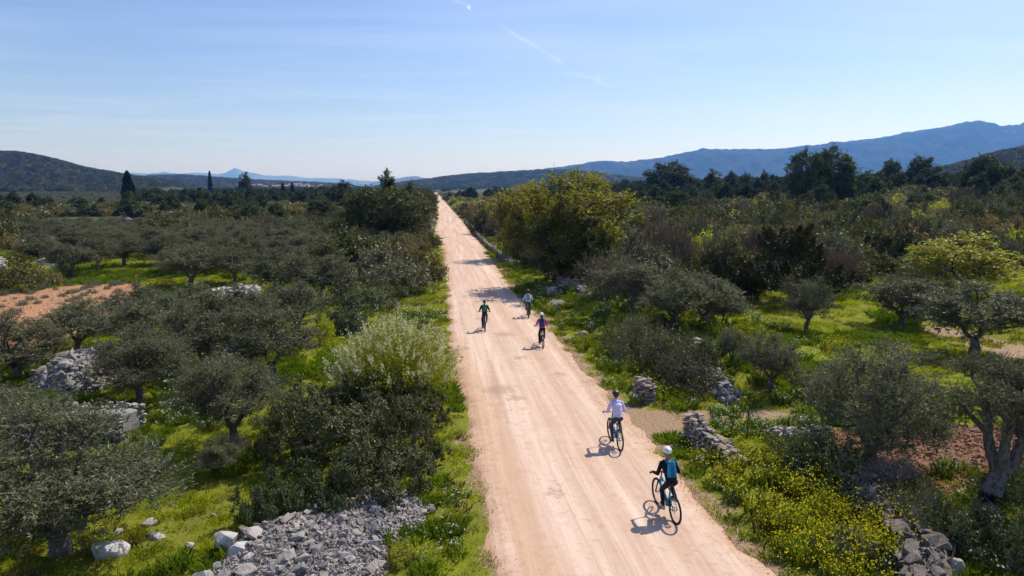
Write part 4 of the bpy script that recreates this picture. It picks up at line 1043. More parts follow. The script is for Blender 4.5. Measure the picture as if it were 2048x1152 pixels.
TUFTS = [
 tuft('short_grass', 1, 46, 0.13, 0.007, 0.20, [M_GRASS, M_WHITE], 0.8),
 tuft('short_grass', 2, 46, 0.17, 0.008, 0.20, [M_GRASS, M_WHITE], 0.7),
 tuft('tall_grass', 3, 90, 0.32, 0.006, 0.2, [M_GR2, M_WHITE], 0.7),
 tuft('dry_grass', 4, 42, 0.22, 0.007, 0.18, [M_DRY, M_WHITE], 0.6),
 tuft('daisies', 5, 30, 0.20, 0.008, 0.18, [M_GRASS, M_WHITE], 0.6, (9, 0.022, 0.14, 0.25, 0.12)),
 tuft('umbels', 6, 50, 0.36, 0.006, 0.17, [M_HERB, M_WHITE], 0.5, (10, 0.036, 0.22, 0.44, 0.13), 110),
 tuft('yellow_flowers', 7, 44, 0.42, 0.006, 0.18, [M_YLEAF, M_YEL], 0.5, (34, 0.028, 0.2, 0.56, 0.17), 110),
 tuft('low_herbs', 8, 20, 0.14, 0.006, 0.2, [M_HERB, M_YEL], 0.5, None, 170),
 tuft('yellow_dots', 9, 36, 0.20, 0.008, 0.2, [M_GRASS, M_YEL], 0.6, (7, 0.022, 0.12, 0.24, 0.12)),
]
def grass_scatter():
    rows = []
    bands = [(11, 24, 9.5, 1.05), (24, 40, 6.0, 1.35), (40, 70, 2.8, 2.0), (70, 130, 0.9, 3.2)]
    for d0, d1, dens, sc in bands:
        n = int(dens * (d1 - d0) * (d0 + d1) * 0.92)
        y_ = np.sqrt(RNG.uniform(d0 ** 2, d1 ** 2, n)); x_ = y_ * RNG.uniform(-0.92, 0.92, n)
        z_ = T(x_, y_); u_ = road_u(x_, y_); l, r = road_edges(y_)
        e = (fbm(x_ * 1.1, y_ * 1.1, 77, 3) - 0.5) * 0.7
        okk = (u_ < l + 0.02 + e) | (u_ > r - 0.05 + e)
        okk &= ~inpoly(x_, y_, Z_FIELD)
        soil = inpoly(x_, y_, Z_RED) | inpoly(x_, y_, Z_TRACK) | inpoly(x_, y_, Z_STRIP)
        pn = fbm(x_ / 1.3, y_ / 1.3, 51)
        okk &= ~(soil & (pn < 0.66))
        sc_ = scrub(x_, y_, z_); okk &= ~(sc_ & (RNG.random(n) < 0.75))
        okk &= ~((pn < 0.30) & (RNG.random(n) < 0.7))
        x_, y_, z_, u_, pn = x_[okk], y_[okk], z_[okk], u_[okk], pn[okk]
        px, py, _ = proj(x_, y_, z_); m = len(x_); q = RNG.random(m)
        big = fbm(x_ / 5, y_ / 5, 61); b2 = fbm(x_ / 3.2, y_ / 3.2, 67)
        pick = np.where(q < 0.5, 0, 1)
        pick = np.where((big > 0.60) & (q < 0.6), 2, pick)
        pick = np.where((big < 0.42) & (q < 0.35), 3, pick)
        pick = np.where(q > 0.93, 7, pick)
        verge = (np.abs(u_) < 7.5)
        lv = verge & (u_ < 0)
        pick = np.where(lv & (b2 > 0.47) & (q > 0.55), 4, pick); pick = np.where(lv & (b2 > 0.55) & (q > 0.87), 5, pick)
        pick = np.where(lv & (q < 0.10), 8, pick); pick = np.where(lv & (q > 0.10) & (q < 0.36) & (fbm(x_ / 2, y_ / 4, 91) > 0.48), 3, pick)
        rv = (u_ > 0) & (u_ < 16) & (y_ < 70)
        pick = np.where(rv & (b2 > 0.5) & (q > 0.84), 5, pick); pick = np.where(rv & (b2 < 0.5) & (q > 0.66) & (q < 0.76), 6, pick)
        pick = np.where(rv & (q < 0.15) & (u_ < 12), 2, pick)
        yel = (u_ > 2.6) & (px > 1380) & (px < 1850) & (py > 800)
        dens_y = smooth(860, 1000, py) * (1 - smooth(1720, 1860, px)) * smooth(-1, 1.5, u_ - 2.8)
        pick = np.where(yel & (RNG.random(m) < dens_y * 0.7), 6, pick); pick = np.where(yel & (pick != 6) & (q > 0.7), 5, pick)
        mead = (px > 1400) & (py < 800) & (py > 580)
        pick = np.where(mead & (q > 0.94), 4, pick); pick = np.where(mead & (q < 0.06), 8, pick)
        lw_ = (px > 330) & (px < 480) & (py > 700) & (py < 860)
        pick = np.where(lw_ & (q > 0.35), 5, pick)
        eg = np.abs(np.where(u_ < 0, u_ - np.interp(y_, ly, lu), u_ - np.interp(y_, ry, ru))) < 0.2
        pick = np.where(eg & (pick > 1), (q * 50).astype(int) % 2, pick)
        s_ = sc * RNG.uniform(0.7, 1.3, m); hz = np.where(pick < 2, RNG.uniform(0.7, 1.2, m), RNG.uniform(0.75, 1.2, m)) / (1 + 0.35 * (sc - 1))
        hz = np.where(pick == 6, hz * (1 + 0.35 * smooth(900, 1100, py)), hz)
        hz = np.where(np.abs(np.where(u_ < 0, u_ - np.interp(y_, ly, lu), u_ - np.interp(y_, ry, ru))) < 0.6, hz * 0.7, hz)
        rows.append(np.stack([x_, y_, z_ - 0.01, s_, s_ * hz, pick], -1))
    return np.concatenate(rows)
gr = grass_scatter()
for nm, sel, lb_ in (('grass', (0, 1, 2, 3), 'spring grass covering the meadow, grove floor and verges'), ('wild_flowers', (4, 5, 6, 8), 'white and yellow wild flowers along the verges and banks'), ('low_weeds', (7,), 'low leafy weeds among the grass')):
    m = np.isin(gr[:, 5].astype(int), sel); q = gr[m]; mp_ = {s: i for i, s in enumerate(sel)}
    gn_scatter(nm, q[:, :3], np.stack([q[:, 3], q[:, 3], q[:, 4]], -1), np.stack([RNG.normal(0, 0.08, len(q)), RNG.normal(0, 0.08, len(q)), RNG.uniform(0, 6.28, len(q))], -1), [mp_[int(v)] for v in q[:, 5]], [TUFTS[s] for s in sel], lb_)
print('tufts', len(gr))

# ------------------------------------------------------------------ stones
def hull(seed, n=14, sq=(1, 0.75, 0.5), boxy=0.5, sub=0):
    rng = np.random.default_rng(seed); bm = bmesh.new()
    for _ in range(n):
        d_ = unit(rng.normal(size=3)); p = d_ * (1 - boxy) + np.sign(d_) * np.abs(d_) ** 0.35 * boxy
        bm.verts.new(Vector(p * np.array(sq) * rng.uniform(0.75, 1.05)) * 0.5)
    bmesh.ops.convex_hull(bm, input=bm.verts)
    for v in [v for v in bm.verts if not v.link_faces]: bm.verts.remove(v)
    return bm
def hull_mesh(seed, mat, **kw):
    bm = hull(seed, **kw); me = bpy.data.meshes.new('stone'); bm.to_mesh(me); bm.free(); me.materials.append(mat); return me
STONES = {}
for nm, mt in (('grey', M_ROCK), ('warm', M_ROCKW), ('pale', M_ROCKP), ('dark', M_ROCKD)):
    STONES[nm] = [hull_mesh(200 + i, mt, n=13 + i % 5, sq=(1, random.uniform(0.55, 0.9), random.uniform(0.35, 0.65)), boxy=random.uniform(0.2, 0.7)) for i in range(9)]
    STONES[nm + '_slab'] = [hull_mesh(230 + i, mt, n=16, sq=(1, random.uniform(0.6, 0.9), random.uniform(0.2, 0.36)), boxy=0.8) for i in range(8)]
def hull_arrays(seeds):
    out = []
    for s in seeds:
        bm = hull(s, n=11, sq=(1, 0.75, 0.5)); bm.verts.index_update()
        out.append((np.array([v.co[:] for v in bm.verts]), np.array([[v.index for v in f.verts] for f in bm.faces]))); bm.free()
    return out
HA = hull_arrays(range(300, 306))
def joined(name, P, Sz, mat, parent, rng):
    Vs, Fs, o = [], [], 0
    for p, s in zip(P, Sz):
        v, f = HA[rng.integers(0, 6)]; Rm = np.array(Euler(rng.uniform(-PI, PI, 3) * [0.35, 0.35, 1]).to_matrix()); v2 = (v * s * rng.uniform(0.7, 1.3, 3)) @ Rm.T + p
        Vs.append(v2); Fs.append(f + o); o += len(v)
    ob = link(name, np_mesh(name, np.concatenate(Vs), np.concatenate(Fs), mat), parent); ob['kind'] = 'stuff'; return ob
def stone(parent, kind, p, s, rot):
    o = bpy.data.objects.new('stone', random.choice(STONES[kind])); COL.objects.link(o); o.parent = parent
    o.location = p; o.scale = s; o.rotation_euler = rot; return o

def heap(name, label, outline_px, peak, kind, n_big, n_small, big, small, group=None, edge=0.9, mat=M_ROCK):
    """a loose pile: world polygon, height field, big stones one by one, small ones joined"""
    P = np.array(outline(outline_px)); c = P.mean(0); z0 = float(T(c[0], c[1])); root = empty(name, (c[0], c[1], z0))
    rng = np.random.default_rng(abs(hash(label)) % 1000 if False else int(c[0] * 13 + c[1] * 7) % 1000)
    lo, hi = P.min(0), P.max(0); poly = [tuple(p) for p in P]
    def edged(x, y):
        dm = 1e9
        for i in range(len(P)):
            a, b = P[i], P[(i + 1) % len(P)]; ab = b - a; t = max(0, min(1, ((x - a[0]) * ab[0] + (y - a[1]) * ab[1]) / (ab @ ab)))
            q = a + ab * t; dm = min(dm, math.hypot(x - q[0], y - q[1]))
        return dm
    def hf(x, y):
        return peak * min(1, edged(x, y) / edge) ** 0.7 * (0.75 + 0.5 * float(fbm(x * 0.8, y * 0.8, 3)))
    # underlying mound
    g = 22; xs = np.linspace(lo[0], hi[0], g); ys = np.linspace(lo[1], hi[1], g); V = []; ins = {}
    for j in range(g):
        for i in range(g):
            inn = bool(inpoly(np.array([xs[i]]), np.array([ys[j]]), poly)[0]); V.append((xs[i] - c[0], ys[j] - c[1], (hf(xs[i], ys[j]) - 0.12 if inn else -0.35) + float(T(xs[i], ys[j])) - z0))
    Fq = [(j * g + i, j * g + i + 1, (j + 1) * g + i + 1, (j + 1) * g + i) for j in range(g - 1) for i in range(g - 1)]
    link('rubble_core', np_mesh('rubble_core', np.array(V), np.array(Fq), mat), root)
    def pick():
        while True:
            x = rng.uniform(lo[0], hi[0]); y = rng.uniform(lo[1], hi[1])
            if inpoly(np.array([x]), np.array([y]), poly)[0]: return x, y
    for k in range(n_big):
        x, y = pick(); s = rng.uniform(*big) * (1.9 if rng.random() < 0.1 else 1)
        stone(root, kind if rng.random() < 0.6 else kind + '_slab', (x - c[0], y - c[1], hf(x, y) + float(T(x, y)) - z0 + 0.02), (s, s, s * rng.uniform(0.8, 1.3)), (rng.normal(0, 0.45), rng.normal(0, 0.45), rng.uniform(0, 6.28)))
    if n_small:
        PP, SS = [], []
        for k in range(n_small):
            x, y = pick(); PP.append((x - c[0], y - c[1], hf(x, y) + float(T(x, y)) - z0 - 0.01)); SS.append(rng.uniform(*small))
        joined('small_stones', np.array(PP), np.array(SS), mat, root, rng)
    tag(root, label, 'stone heap', group)
    return root

def wall(name, label, pts_px, width, h0, h1, kind, mat, sl=(0.22, 0.42), gap=1.0, rubble=40, ruin=0.25, cat='stone wall', world_pts=None):
    pts = [gpt(*p) for p in pts_px]; c = pts[0]; root = empty(name, c)
    rng = np.random.default_rng(int(abs(c.x) * 31 + c.y * 17) % 9973)
    seg = []; tot = 0
    for a, b in zip(pts[:-1], pts[1:]):
        l = (b - a).length; seg.append((a, b, tot, l)); tot += l
    def pos(s):
        for a, b, t0, l in seg:
            if s <= t0 + l or (a, b, t0, l) == seg[-1]:
                dd = (b - a) / l; return a + dd * (s - t0), Vector((dd.x, dd.y, 0)).normalized()
    def hh(s): return (h0 + (h1 - h0) * s / tot) * (1 - ruin * 0.5 + ruin * float(vnoise(s * 1.3, 0.5, 3)))
    # core
    V, Fq = [], []; n = max(3, int(tot / 0.4)); k = 0
    for i in range(n + 1):
        s = tot * i / n; p, dd = pos(s); nrm = Vector((-dd.y, dd.x, 0)); zb = float(T(p.x, p.y)); h = hh(s) * 0.9
        if i in (0, n): p = p + dd * (0.14 if i == 0 else -0.14)
        for off, zz in ((-0.36, -0.2), (-0.29, h - 0.06), (0.29, h - 0.06), (0.36, -0.2)):
            q = p + nrm * off * width - c; V.append((q.x, q.y, zb + zz - c.z))
    for i in range(n):
        for j in range(3): Fq.append((i * 4 + j, i * 4 + j + 1, i * 4 + 5 + j, i * 4 + 4 + j))
    Fq += [(3, 2, 1, 0), (n * 4, n * 4 + 1, n * 4 + 2, n * 4 + 3)]
    link('rubble_core', np_mesh('rubble_core', np.array(V), np.array(Fq), mat), root)
    cnt = 0
    def lay(s, off, z, rzx=0, cap=False):
        nonlocal cnt
        p, dd = pos(s); nrm = Vector((-dd.y, dd.x, 0)); q = p + nrm * off; L_ = rng.uniform(*sl); zb = float(T(q.x, q.y))
        if cnt < 290:
            stone(root, kind + ('_slab' if rng.random() < 0.6 else ''), (q.x - c.x, q.y - c.y, zb + z - c.z), (L_ * 1.1, L_ * rng.uniform(0.8, 1.2), L_ * rng.uniform(0.8, 1.25)), (rng.normal(0, 0.13 + 0.15 * ruin), rng.normal(0, 0.13 + 0.15 * ruin), math.atan2(dd.y, dd.x) + rzx + rng.normal(0, 0.25)))
        cnt += 1
    course = (sl[0] + sl[1]) / 2 * 0.42
    for side in (-1, 1):
        s = 0
        while s < tot:
            z = course * 0.4
            while z < hh(s):
                lay(s + rng.uniform(-0.06, 0.06), side * width * 0.43, z); z += course
            s += (sl[0] + sl[1]) / 2 * 0.85 * gap
    s = 0
    while s < tot:
        for off in np.arange(-width * 0.3, width * 0.31, (sl[0] + sl[1]) / 2 * 0.9): lay(s, off, hh(s) + 0.0)
        s += (sl[0] + sl[1]) / 2 * 0.85 * gap
    for se in (0, tot):
        z = course * 0.4
        while z < hh(se):
            for off in np.arange(-width * 0.3, width * 0.31, (sl[0] + sl[1]) / 2 * 0.8): lay(se, off, z, PI / 2)
            z += course
    if rubble:
        PP, SS = [], []
        for _ in range(rubble):
            s = rng.uniform(0, tot); p, dd = pos(s); nrm = Vector((-dd.y, dd.x, 0)); q = p + nrm * rng.normal(0, width * 0.75)
            PP.append((q.x - c.x, q.y - c.y, float(T(q.x, q.y)) - c.z + 0.04 + (hh(s) if abs((q - p).length) < width * 0.4 else 0))); SS.append(rng.uniform(sl[0] * 0.35, sl[0] * 0.9))
        joined('fallen_stones', np.array(PP), np.array(SS), mat, root, rng)
    tag(root, label, cat)
    return root

heap('stone_heap', 'big sloping heap of broken grey limestone in the foreground left of the road', [(350, 1230), (415, 1150), (462, 1085), (520, 1058), (640, 1015), (720, 990), (810, 985), (865, 1015), (838, 1062), (785, 1100), (775, 1160), (760, 1240)], 0.42, 'grey', 300, 8000, (0.13, 0.30), (0.04, 0.14))
for px, py, s, lab in [(452, 1105, 0.62, 'largest pale boulder at the left end of the foreground stone heap'), (480, 1125, 0.5, 'second pale boulder at the left end of the foreground stone heap')]:
    g = gpt(px, py); o = link('boulder', hull_mesh(int(px), M_ROCKP, n=26, sq=(1, 0.8, 0.7), boxy=0.2)); o.location = g + Vector((0, 0, 0.3)); o.scale = (s, s, s); tag(o, lab, 'boulder')
wall('stone_wall', 'short thick grey dry-stone wall behind the lower left olive', [(40, 866), (150, 868), (272, 872)], 1.15, 0.85, 0.95, 'grey', M_ROCK, (0.2, 0.38))
heap('stone_heap', 'collapsed grey stone enclosure under the left olives', [(68, 792), (75, 762), (120, 742), (175, 742), (232, 735), (240, 760), (200, 790), (130, 800)], 1.05, 'grey', 260, 2200, (0.2, 0.45), (0.08, 0.2), edge=0.9)
wall('stone_wall', 'collapsed wall rim standing above the left stone enclosure', [(78, 770), (130, 752), (225, 738)], 0.55, 0.8, 1.2, 'grey', M_ROCK, (0.25, 0.45), ruin=0.7)
heap('stone_heap', 'flat strip of white stones below the small grass opening', [(405, 604), (412, 592), (470, 582), (520, 577), (528, 584), (500, 600), (440, 612)], 0.5, 'pale', 130, 500, (0.22, 0.5), (0.12, 0.25), mat=M_ROCKP)
heap('stone_heap', 'grey stones piled at the left road edge below the dark oak', [(790, 492), (800, 482), (862, 476), (868, 484), (850, 494)], 0.7, 'grey', 60, 150, (0.3, 0.7), (0.15, 0.3), mat=M_ROCK)
wall('stone_wall', 'low stone wall end showing at the left road edge under the dark oak', [(858, 457), (866, 446)], 1.0, 1.0, 0.9, 'warm', M_ROCKW, (0.5, 0.9), rubble=10)
wall('stone_wall', 'long low stone wall following the right edge of the road', [(932, 444), (955, 474), (980, 498), (1004, 518), (1024, 531), (1062, 533)], 0.7, 0.5, 0.75, 'dark', M_ROCKD, (0.35, 0.7), rubble=80, ruin=1.1)
heap('stone_heap', 'grey stone heap on the right bank below the tall tree', [(1108, 570), (1120, 560), (1150, 570), (1188, 588), (1182, 600), (1150, 592)], 0.7, 'grey', 70, 200, (0.25, 0.55), (0.1, 0.25))
heap('stone_heap', 'collapsed grey wall sloping down from the bramble to the meadow', [(1378, 690), (1392, 685), (1425, 720), (1450, 765), (1482, 798), (1478, 812), (1440, 806), (1405, 770), (1385, 730)], 0.75, 'grey', 190, 500, (0.2, 0.45), (0.08, 0.2))
heap('stone_heap', 'few flat stones at the foot of the sprawling olive', [(1240, 615), (1262, 606), (1300, 616), (1300, 626), (1265, 624)], 0.3, 'warm', 26, 40, (0.25, 0.5), (0.1, 0.2), mat=M_ROCKW)
wall('gate_pillar', 'stubby stone gate pillar right of the road by the earth track', [(1277, 800), (1300, 806)], 0.45, 0.95, 0.85, 'warm', M_ROCKW, (0.22, 0.4), rubble=8, ruin=0.1, cat='stone pillar')
wall('stone_wall', 'brown dry-stone wall slanting down from the earth track towards the flowers', [(1384, 884), (1405, 898), (1440, 918), (1478, 938)], 0.5, 1.0, 0.3, 'warm', M_ROCKW, (0.2, 0.36), rubble=30, ruin=0.3)
wall('stone_wall', 'low grey wall running between the pole and the red soil', [(1548, 882), (1600, 878), (1662, 884)], 0.5, 0.42, 0.36, 'grey', M_ROCK, (0.2, 0.36), rubble=30, ruin=0.5)
wall('stone_wall', 'row of flat pale stones left of the large olive trunk', [(1685, 925), (1700, 935), (1722, 950)], 0.4, 0.4, 0.4, 'warm', M_ROCKW, (0.2, 0.36), rubble=10, ruin=0.5)
heap('stone_heap', 'jumbled shaded stones of the broken wall below the large olive', [(1655, 985), (1690, 955), (1740, 945), (1800, 965), (1810, 1000), (1790, 1040), (1740, 1050), (1690, 1020)], 0.65, 'dark', 130, 700, (0.18, 0.42), (0.07, 0.2), edge=0.7, mat=M_ROCKD)
wall('stone_wall', 'broken wall of big shaded blocks running out of the lower right frame', [(1790, 1050), (1815, 1085), (1840, 1130), (1850, 1190), (1870, 1260)], 0.8, 0.6, 0.6, 'dark', M_ROCKD, (0.28, 0.55), rubble=140, ruin=0.6)
wall('stone_wall', 'long thin brown wall across the dry clearing on the far left', [(140, 457), (200, 455), (245, 449), (300, 452)], 1.0, 1.5, 1.2, 'warm', M_ROCKW, (0.9, 1.6), rubble=40, ruin=0.3)
heap('stone_heap', 'rounded pale stone mound on the far left clearing', [(32, 497), (40, 486), (60, 480), (80, 484), (78, 494), (55, 502)], 1.6, 'pale', 70, 200, (0.5, 1.0), (0.2, 0.5), mat=M_ROCKP, edge=2.0)
heap('stone_heap', 'white stones at the left edge behind the lavender field', [(-40, 545), (-30, 530), (14, 524), (14, 536), (-5, 548)], 0.8, 'pale', 40, 80, (0.4, 0.9), (0.2, 0.4), mat=M_ROCKP)
BD = [(225, 1110, 72, 42, 'pale', 'white flat-topped boulder in the grass at lower left'), (297, 1050, 34, 12, 'pale', 'flat white rock flush in the grass, upper of two'), (313, 1076, 40, 12, 'pale', 'flat white rock flush in the grass, lower of two'), (235, 1068, 26, 12, 'pale', 'small white rock left of the two flat ones'),
      (380, 1097, 26, 14, 'pale', 'small white rock left of the stone heap'), (322, 934, 28, 14, 'grey', 'grey stone in the grass left of the bent olive'), (215, 975, 18, 12, 'pale', 'small pale stone at the edge of the corner olive'), (428, 1033, 12, 8, 'pale', 'tiny white stone near the dark bush shadow'),
      (1107, 592, 34, 26, 'pale', 'pale boulder on the right bank'), (1112, 618, 46, 22, 'warm', 'reddish rock outcrop at the right road bank'), (1163, 680, 30, 24, 'warm', 'brown round boulder in the bank grass by the road'), (88, 531, 26, 18, 'pale', 'white boulder behind the brown bush on the left'), (110, 538, 20, 14, 'pale', 'smaller white boulder beside the forked olive'), (105, 490, 14, 22, 'pale', 'upright pale rock on the left clearing'),
      (436, 672, 30, 20, 'grey', 'grey rock showing between the left grove olives'), (196, 666, 30, 18, 'pale', 'pale rocks showing under the left grove olives'), (683, 505, 14, 16, 'pale', 'pale upright rock left of the dark oak'),
      (1905, 1148, 50, 44, 'warm', 'big smooth brown block at the lower right frame edge'), (1648, 1150, 28, 18, 'pale', 'pale rock among the yellow flowers at the bottom'), (1960, 1055, 20, 14, 'pale', 'pale stone right of the leaning olive trunk'), (1855, 1030, 44, 40, 'grey', 'large dark block standing on the broken wall')]
for i, (px, py, wd, hh_, kd, lab) in enumerate(BD):
    g = gpt(px, py); m_ = mpp(g); mt = {'pale': M_ROCKP, 'grey': M_ROCK, 'warm': M_ROCKW}[kd]
    bm = hull(400 + i, n=30, sq=(1, 0.8, 0.8), boxy=0.3); bmesh.ops.bevel(bm, geom=bm.edges, offset=0.03, segments=1, affect='EDGES')
    me = bpy.data.meshes.new('boulder'); bm.to_mesh(me); bm.free(); me.materials.append(mt)
    o = link('boulder', me); o.scale = (wd * m_ * 1.1, wd * m_ * 0.95, hh_ * m_ * 1.5); o.location = g + Vector((0, 0, hh_ * m_ * 0.3)); o.rotation_euler = (0.1, 0, i * 1.3); tag(o, lab, 'boulder')

# loose pebbles along the road edges and on the road, clods on the red soil
rng = np.random.default_rng(77); PP, SS = [], []
for _ in range(3800):
    y_ = rng.uniform(9, 45); l, r = road_edges(np.array([y_])); l, r = float(l[0]), float(r[0])
    side = rng.random(); u_ = (l + abs(rng.normal(0.1, 0.35))) if side < 0.4 else ((r - abs(rng.normal(0.1, 0.35))) if side < 0.8 else rng.uniform(l, r))
    PP.append((u_ + 4.1 - 0.115 * y_, y_, 0.05)); SS.append(rng.uniform(0.015, 0.05))
joined('gravel', np.array(PP), np.array(SS), simple('gravel_stone', (0.42, 0.30, 0.22), 0.9, 0.2, nscale=30), None, rng); tag(bpy.data.objects['gravel'], 'loose pebbles along the road edges', kind='stuff')
PP, SS = [], []; P = np.array(Z_RED); lo, hi = P.min(0), P.max(0)
while len(PP) < 2600:
    x_, y_ = rng.uniform(lo[0], hi[0]), rng.uniform(lo[1], hi[1])
    if inpoly(np.array([x_]), np.array([y_]), Z_RED)[0]: PP.append((x_, y_, float(T(x_, y_)))); SS.append(rng.uniform(0.05, 0.2) * (1.5 if rng.random() < 0.1 else 1))
joined('soil_clods', np.array(PP), np.array(SS), simple('soil_clod', (0.26, 0.14, 0.085), 0.95, 0.1, nscale=12, namt=0.35), None, rng); tag(bpy.data.objects['soil_clods'], 'lumps of red-brown soil under the large right olives', kind='stuff')

PP, SS = [], []; P = np.array(Z_FIELD); lo, hi = P.min(0), P.max(0)
while len(PP) < 2500:
    x_, y_ = rng.uniform(lo[0], hi[0]), rng.uniform(lo[1], hi[1])
    if inpoly(np.array([x_]), np.array([y_]), Z_FIELD)[0]: PP.append((x_, y_, float(T(x_, y_)))); SS.append(rng.uniform(0.05, 0.22) * (1.6 if rng.random() < 0.08 else 1))
joined('field_stones', np.array(PP), np.array(SS), simple('pale_clod', (0.44, 0.27, 0.17), 0.95, 0.1, nscale=6, namt=0.35), None, rng); tag(bpy.data.objects['field_stones'], 'clods and small stones strewn over the orange lavender field', kind='stuff')

# ------------------------------------------------------------------ thin pole
g = gpt(1494, 878); Hp = ztop(g.y, 800) - g.z
Vb, Fb = tubes([(np.array([[0, 0, -0.2], [0, 0, Hp / 2], [0.02, 0, Hp]]), np.array([0.022, 0.02, 0.018]))], 8)
o = link('pole', np_mesh('pole', Vb, Fb, simple('rusty_iron', (0.07, 0.05, 0.04), 0.8)))
o.location = g; tag(o, 'thin dark upright pole beside the low wall right of the track', 'pole')

# ------------------------------------------------------------------ village houses
rng = np.random.default_rng(9)
mwall = simple('plaster', (0.62, 0.55, 0.47), 0.9, 0.2); mroof = simple('clay_roof', (0.42, 0.20, 0.13), 0.9, 0.2); mwin = simple('dark_window', (0.03, 0.03, 0.04), 0.3)
def box(x0, x1, y0, y1, z0, z1):
    V = np.array([[x0, y0, z0], [x1, y0, z0], [x1, y1, z0], [x0, y1, z0], [x0, y0, z1], [x1, y0, z1], [x1, y1, z1], [x0, y1, z1]], float)
    return V, np.array([[0, 3, 2, 1], [4, 5, 6, 7], [0, 1, 5, 4], [1, 2, 6, 5], [2, 3, 7, 6], [3, 0, 4, 7]])
HS = [(508, 376), (520, 375), (531, 377), (549, 378), (556, 376), (572, 378), (582, 374), (590, 372), (600, 371), (606, 375), (615, 374), (622, 378), (637, 378), (643, 376), (650, 379), (478, 373), (700, 380)]
for i, (px, py) in enumerate(HS):
    Yh = 1750 + rng.uniform(-60, 120); x_ = (px - 1024) / F * Yh * CP; z_ = ztop(Yh, py) ; gz = float(h_mid(x_, Yh))
    gz = max(gz, 0)
    W_, D_, Hh_ = rng.uniform(8, 13), 8, rng.uniform(5, 8) + max(0, z_ - gz) * 0.8
    root = empty('house', (x_, Yh, gz), rng.uniform(-0.4, 0.4))
    V, Fq = box(-W_ / 2, W_ / 2, -D_ / 2, D_ / 2, -2, Hh_); link('wall', np_mesh('wall', V, Fq, mwall), root)
    e = 0.5; V = np.array([[-W_ / 2 - e, -D_ / 2 - e, Hh_], [W_ / 2 + e, -D_ / 2 - e, Hh_], [W_ / 2 + e, D_ / 2 + e, Hh_], [-W_ / 2 - e, D_ / 2 + e, Hh_], [-W_ / 2 - e, 0, Hh_ + 2.4], [W_ / 2 + e, 0, Hh_ + 2.4]])
    me = bpy.data.meshes.new('roof'); me.from_pydata(V.tolist(), [], [(0, 1, 5, 4), (2, 3, 4, 5), (0, 4, 3), (1, 2, 5), (3, 2, 1, 0)]); me.materials.append(mroof); link('roof', me, root)
    tag(root, 'small pale red-roofed house of the far village at the foot of the low ridge', 'house', 'houses of the far village')

# ------------------------------------------------------------------ contrails: thin ice trails high up, outside the haze
def contrail(p0, p1, alt, rad, label, op):
    b = NB('ice_trail'); d_ = b.n('ShaderNodeBsdfDiffuse'); d_.inputs[0].default_value = (0.95, 0.95, 0.95, 1); t_ = b.n('ShaderNodeBsdfTranslucent'); t_.inputs[0].default_value = (0.95, 0.95, 0.95, 1)
    ad = b.n('ShaderNodeAddShader'); b.t.links.new(d_.outputs[0], ad.inputs[0]); b.t.links.new(t_.outputs[0], ad.inputs[1])
    tr = b.n('ShaderNodeBsdfTransparent'); mx = b.n('ShaderNodeMixShader')
    fac = b.n('ShaderNodeLayerWeight'); fac.inputs['Blend'].default_value = 0.5
    core = b.math('POWER', b.math('SUBTRACT', 1.0, fac.outputs['Facing']), 2.2)
    nz = b.mapr(b.noise(b.coord(), 0.006, 5, 0.7), 0.32, 0.68, 0.1, 1.0)
    alen = b.attr('along')
    ends = b.math('MULTIPLY', b.mapr(alen, 0, 0.15, 0, 1), b.mapr(alen, 0.7, 0.98, 1, 0))
    b.put(mx.inputs[0], b.math('MULTIPLY', b.math('MULTIPLY', core, b.math('MULTIPLY', nz, ends)), op)); b.t.links.new(tr.outputs[0], mx.inputs[1]); b.t.links.new(ad.outputs[0], mx.inputs[2]); b.t.links.new(mx.outputs[0], b.out.inputs[0])
    A, B = ray(*p0), ray(*p1); A = A * (alt / A[2]); B = B * (alt / B[2])
    k = 40; t = np.linspace(0, 1, k)[:, None]; pts = A * (1 - t) + B * t; pts = pts + np.stack([(vnoise(t[:, 0] * 6, 0.3, 4) - 0.5) * 25, 0 * t[:, 0], (vnoise(t[:, 0] * 5, 3, 8) - 0.5) * 16], -1)
    Vb, Fb = tubes([(pts, rad * (0.5 + 1.0 * vnoise(t[:, 0] * 9, 5, 2)))], 20)
    me = np_mesh('contrail', Vb, Fb, b.m, smooth_=True); a = me.attributes.new('along', 'FLOAT', 'POINT'); a.data.foreach_set('value', np.repeat(t[:, 0], 20).astype(np.float32))
    o = link('contrail', me); tag(o, label, 'contrail')
contrail((995, 46), (1155, 144), 2600, 42, 'longest thin white contrail slanting down the sky', 1.0)
contrail((905, -6), (952, 22), 2600, 26, 'short contrail at the top edge of the sky', 0.9)
contrail((1205, 172), (1250, 212), 2600, 55, 'faint short contrail below the longest one', 0.5)
contrail((1120, 140), (1230, 168), 2600, 70, 'faint broad cloud wisp beside the longest contrail', 0.45)

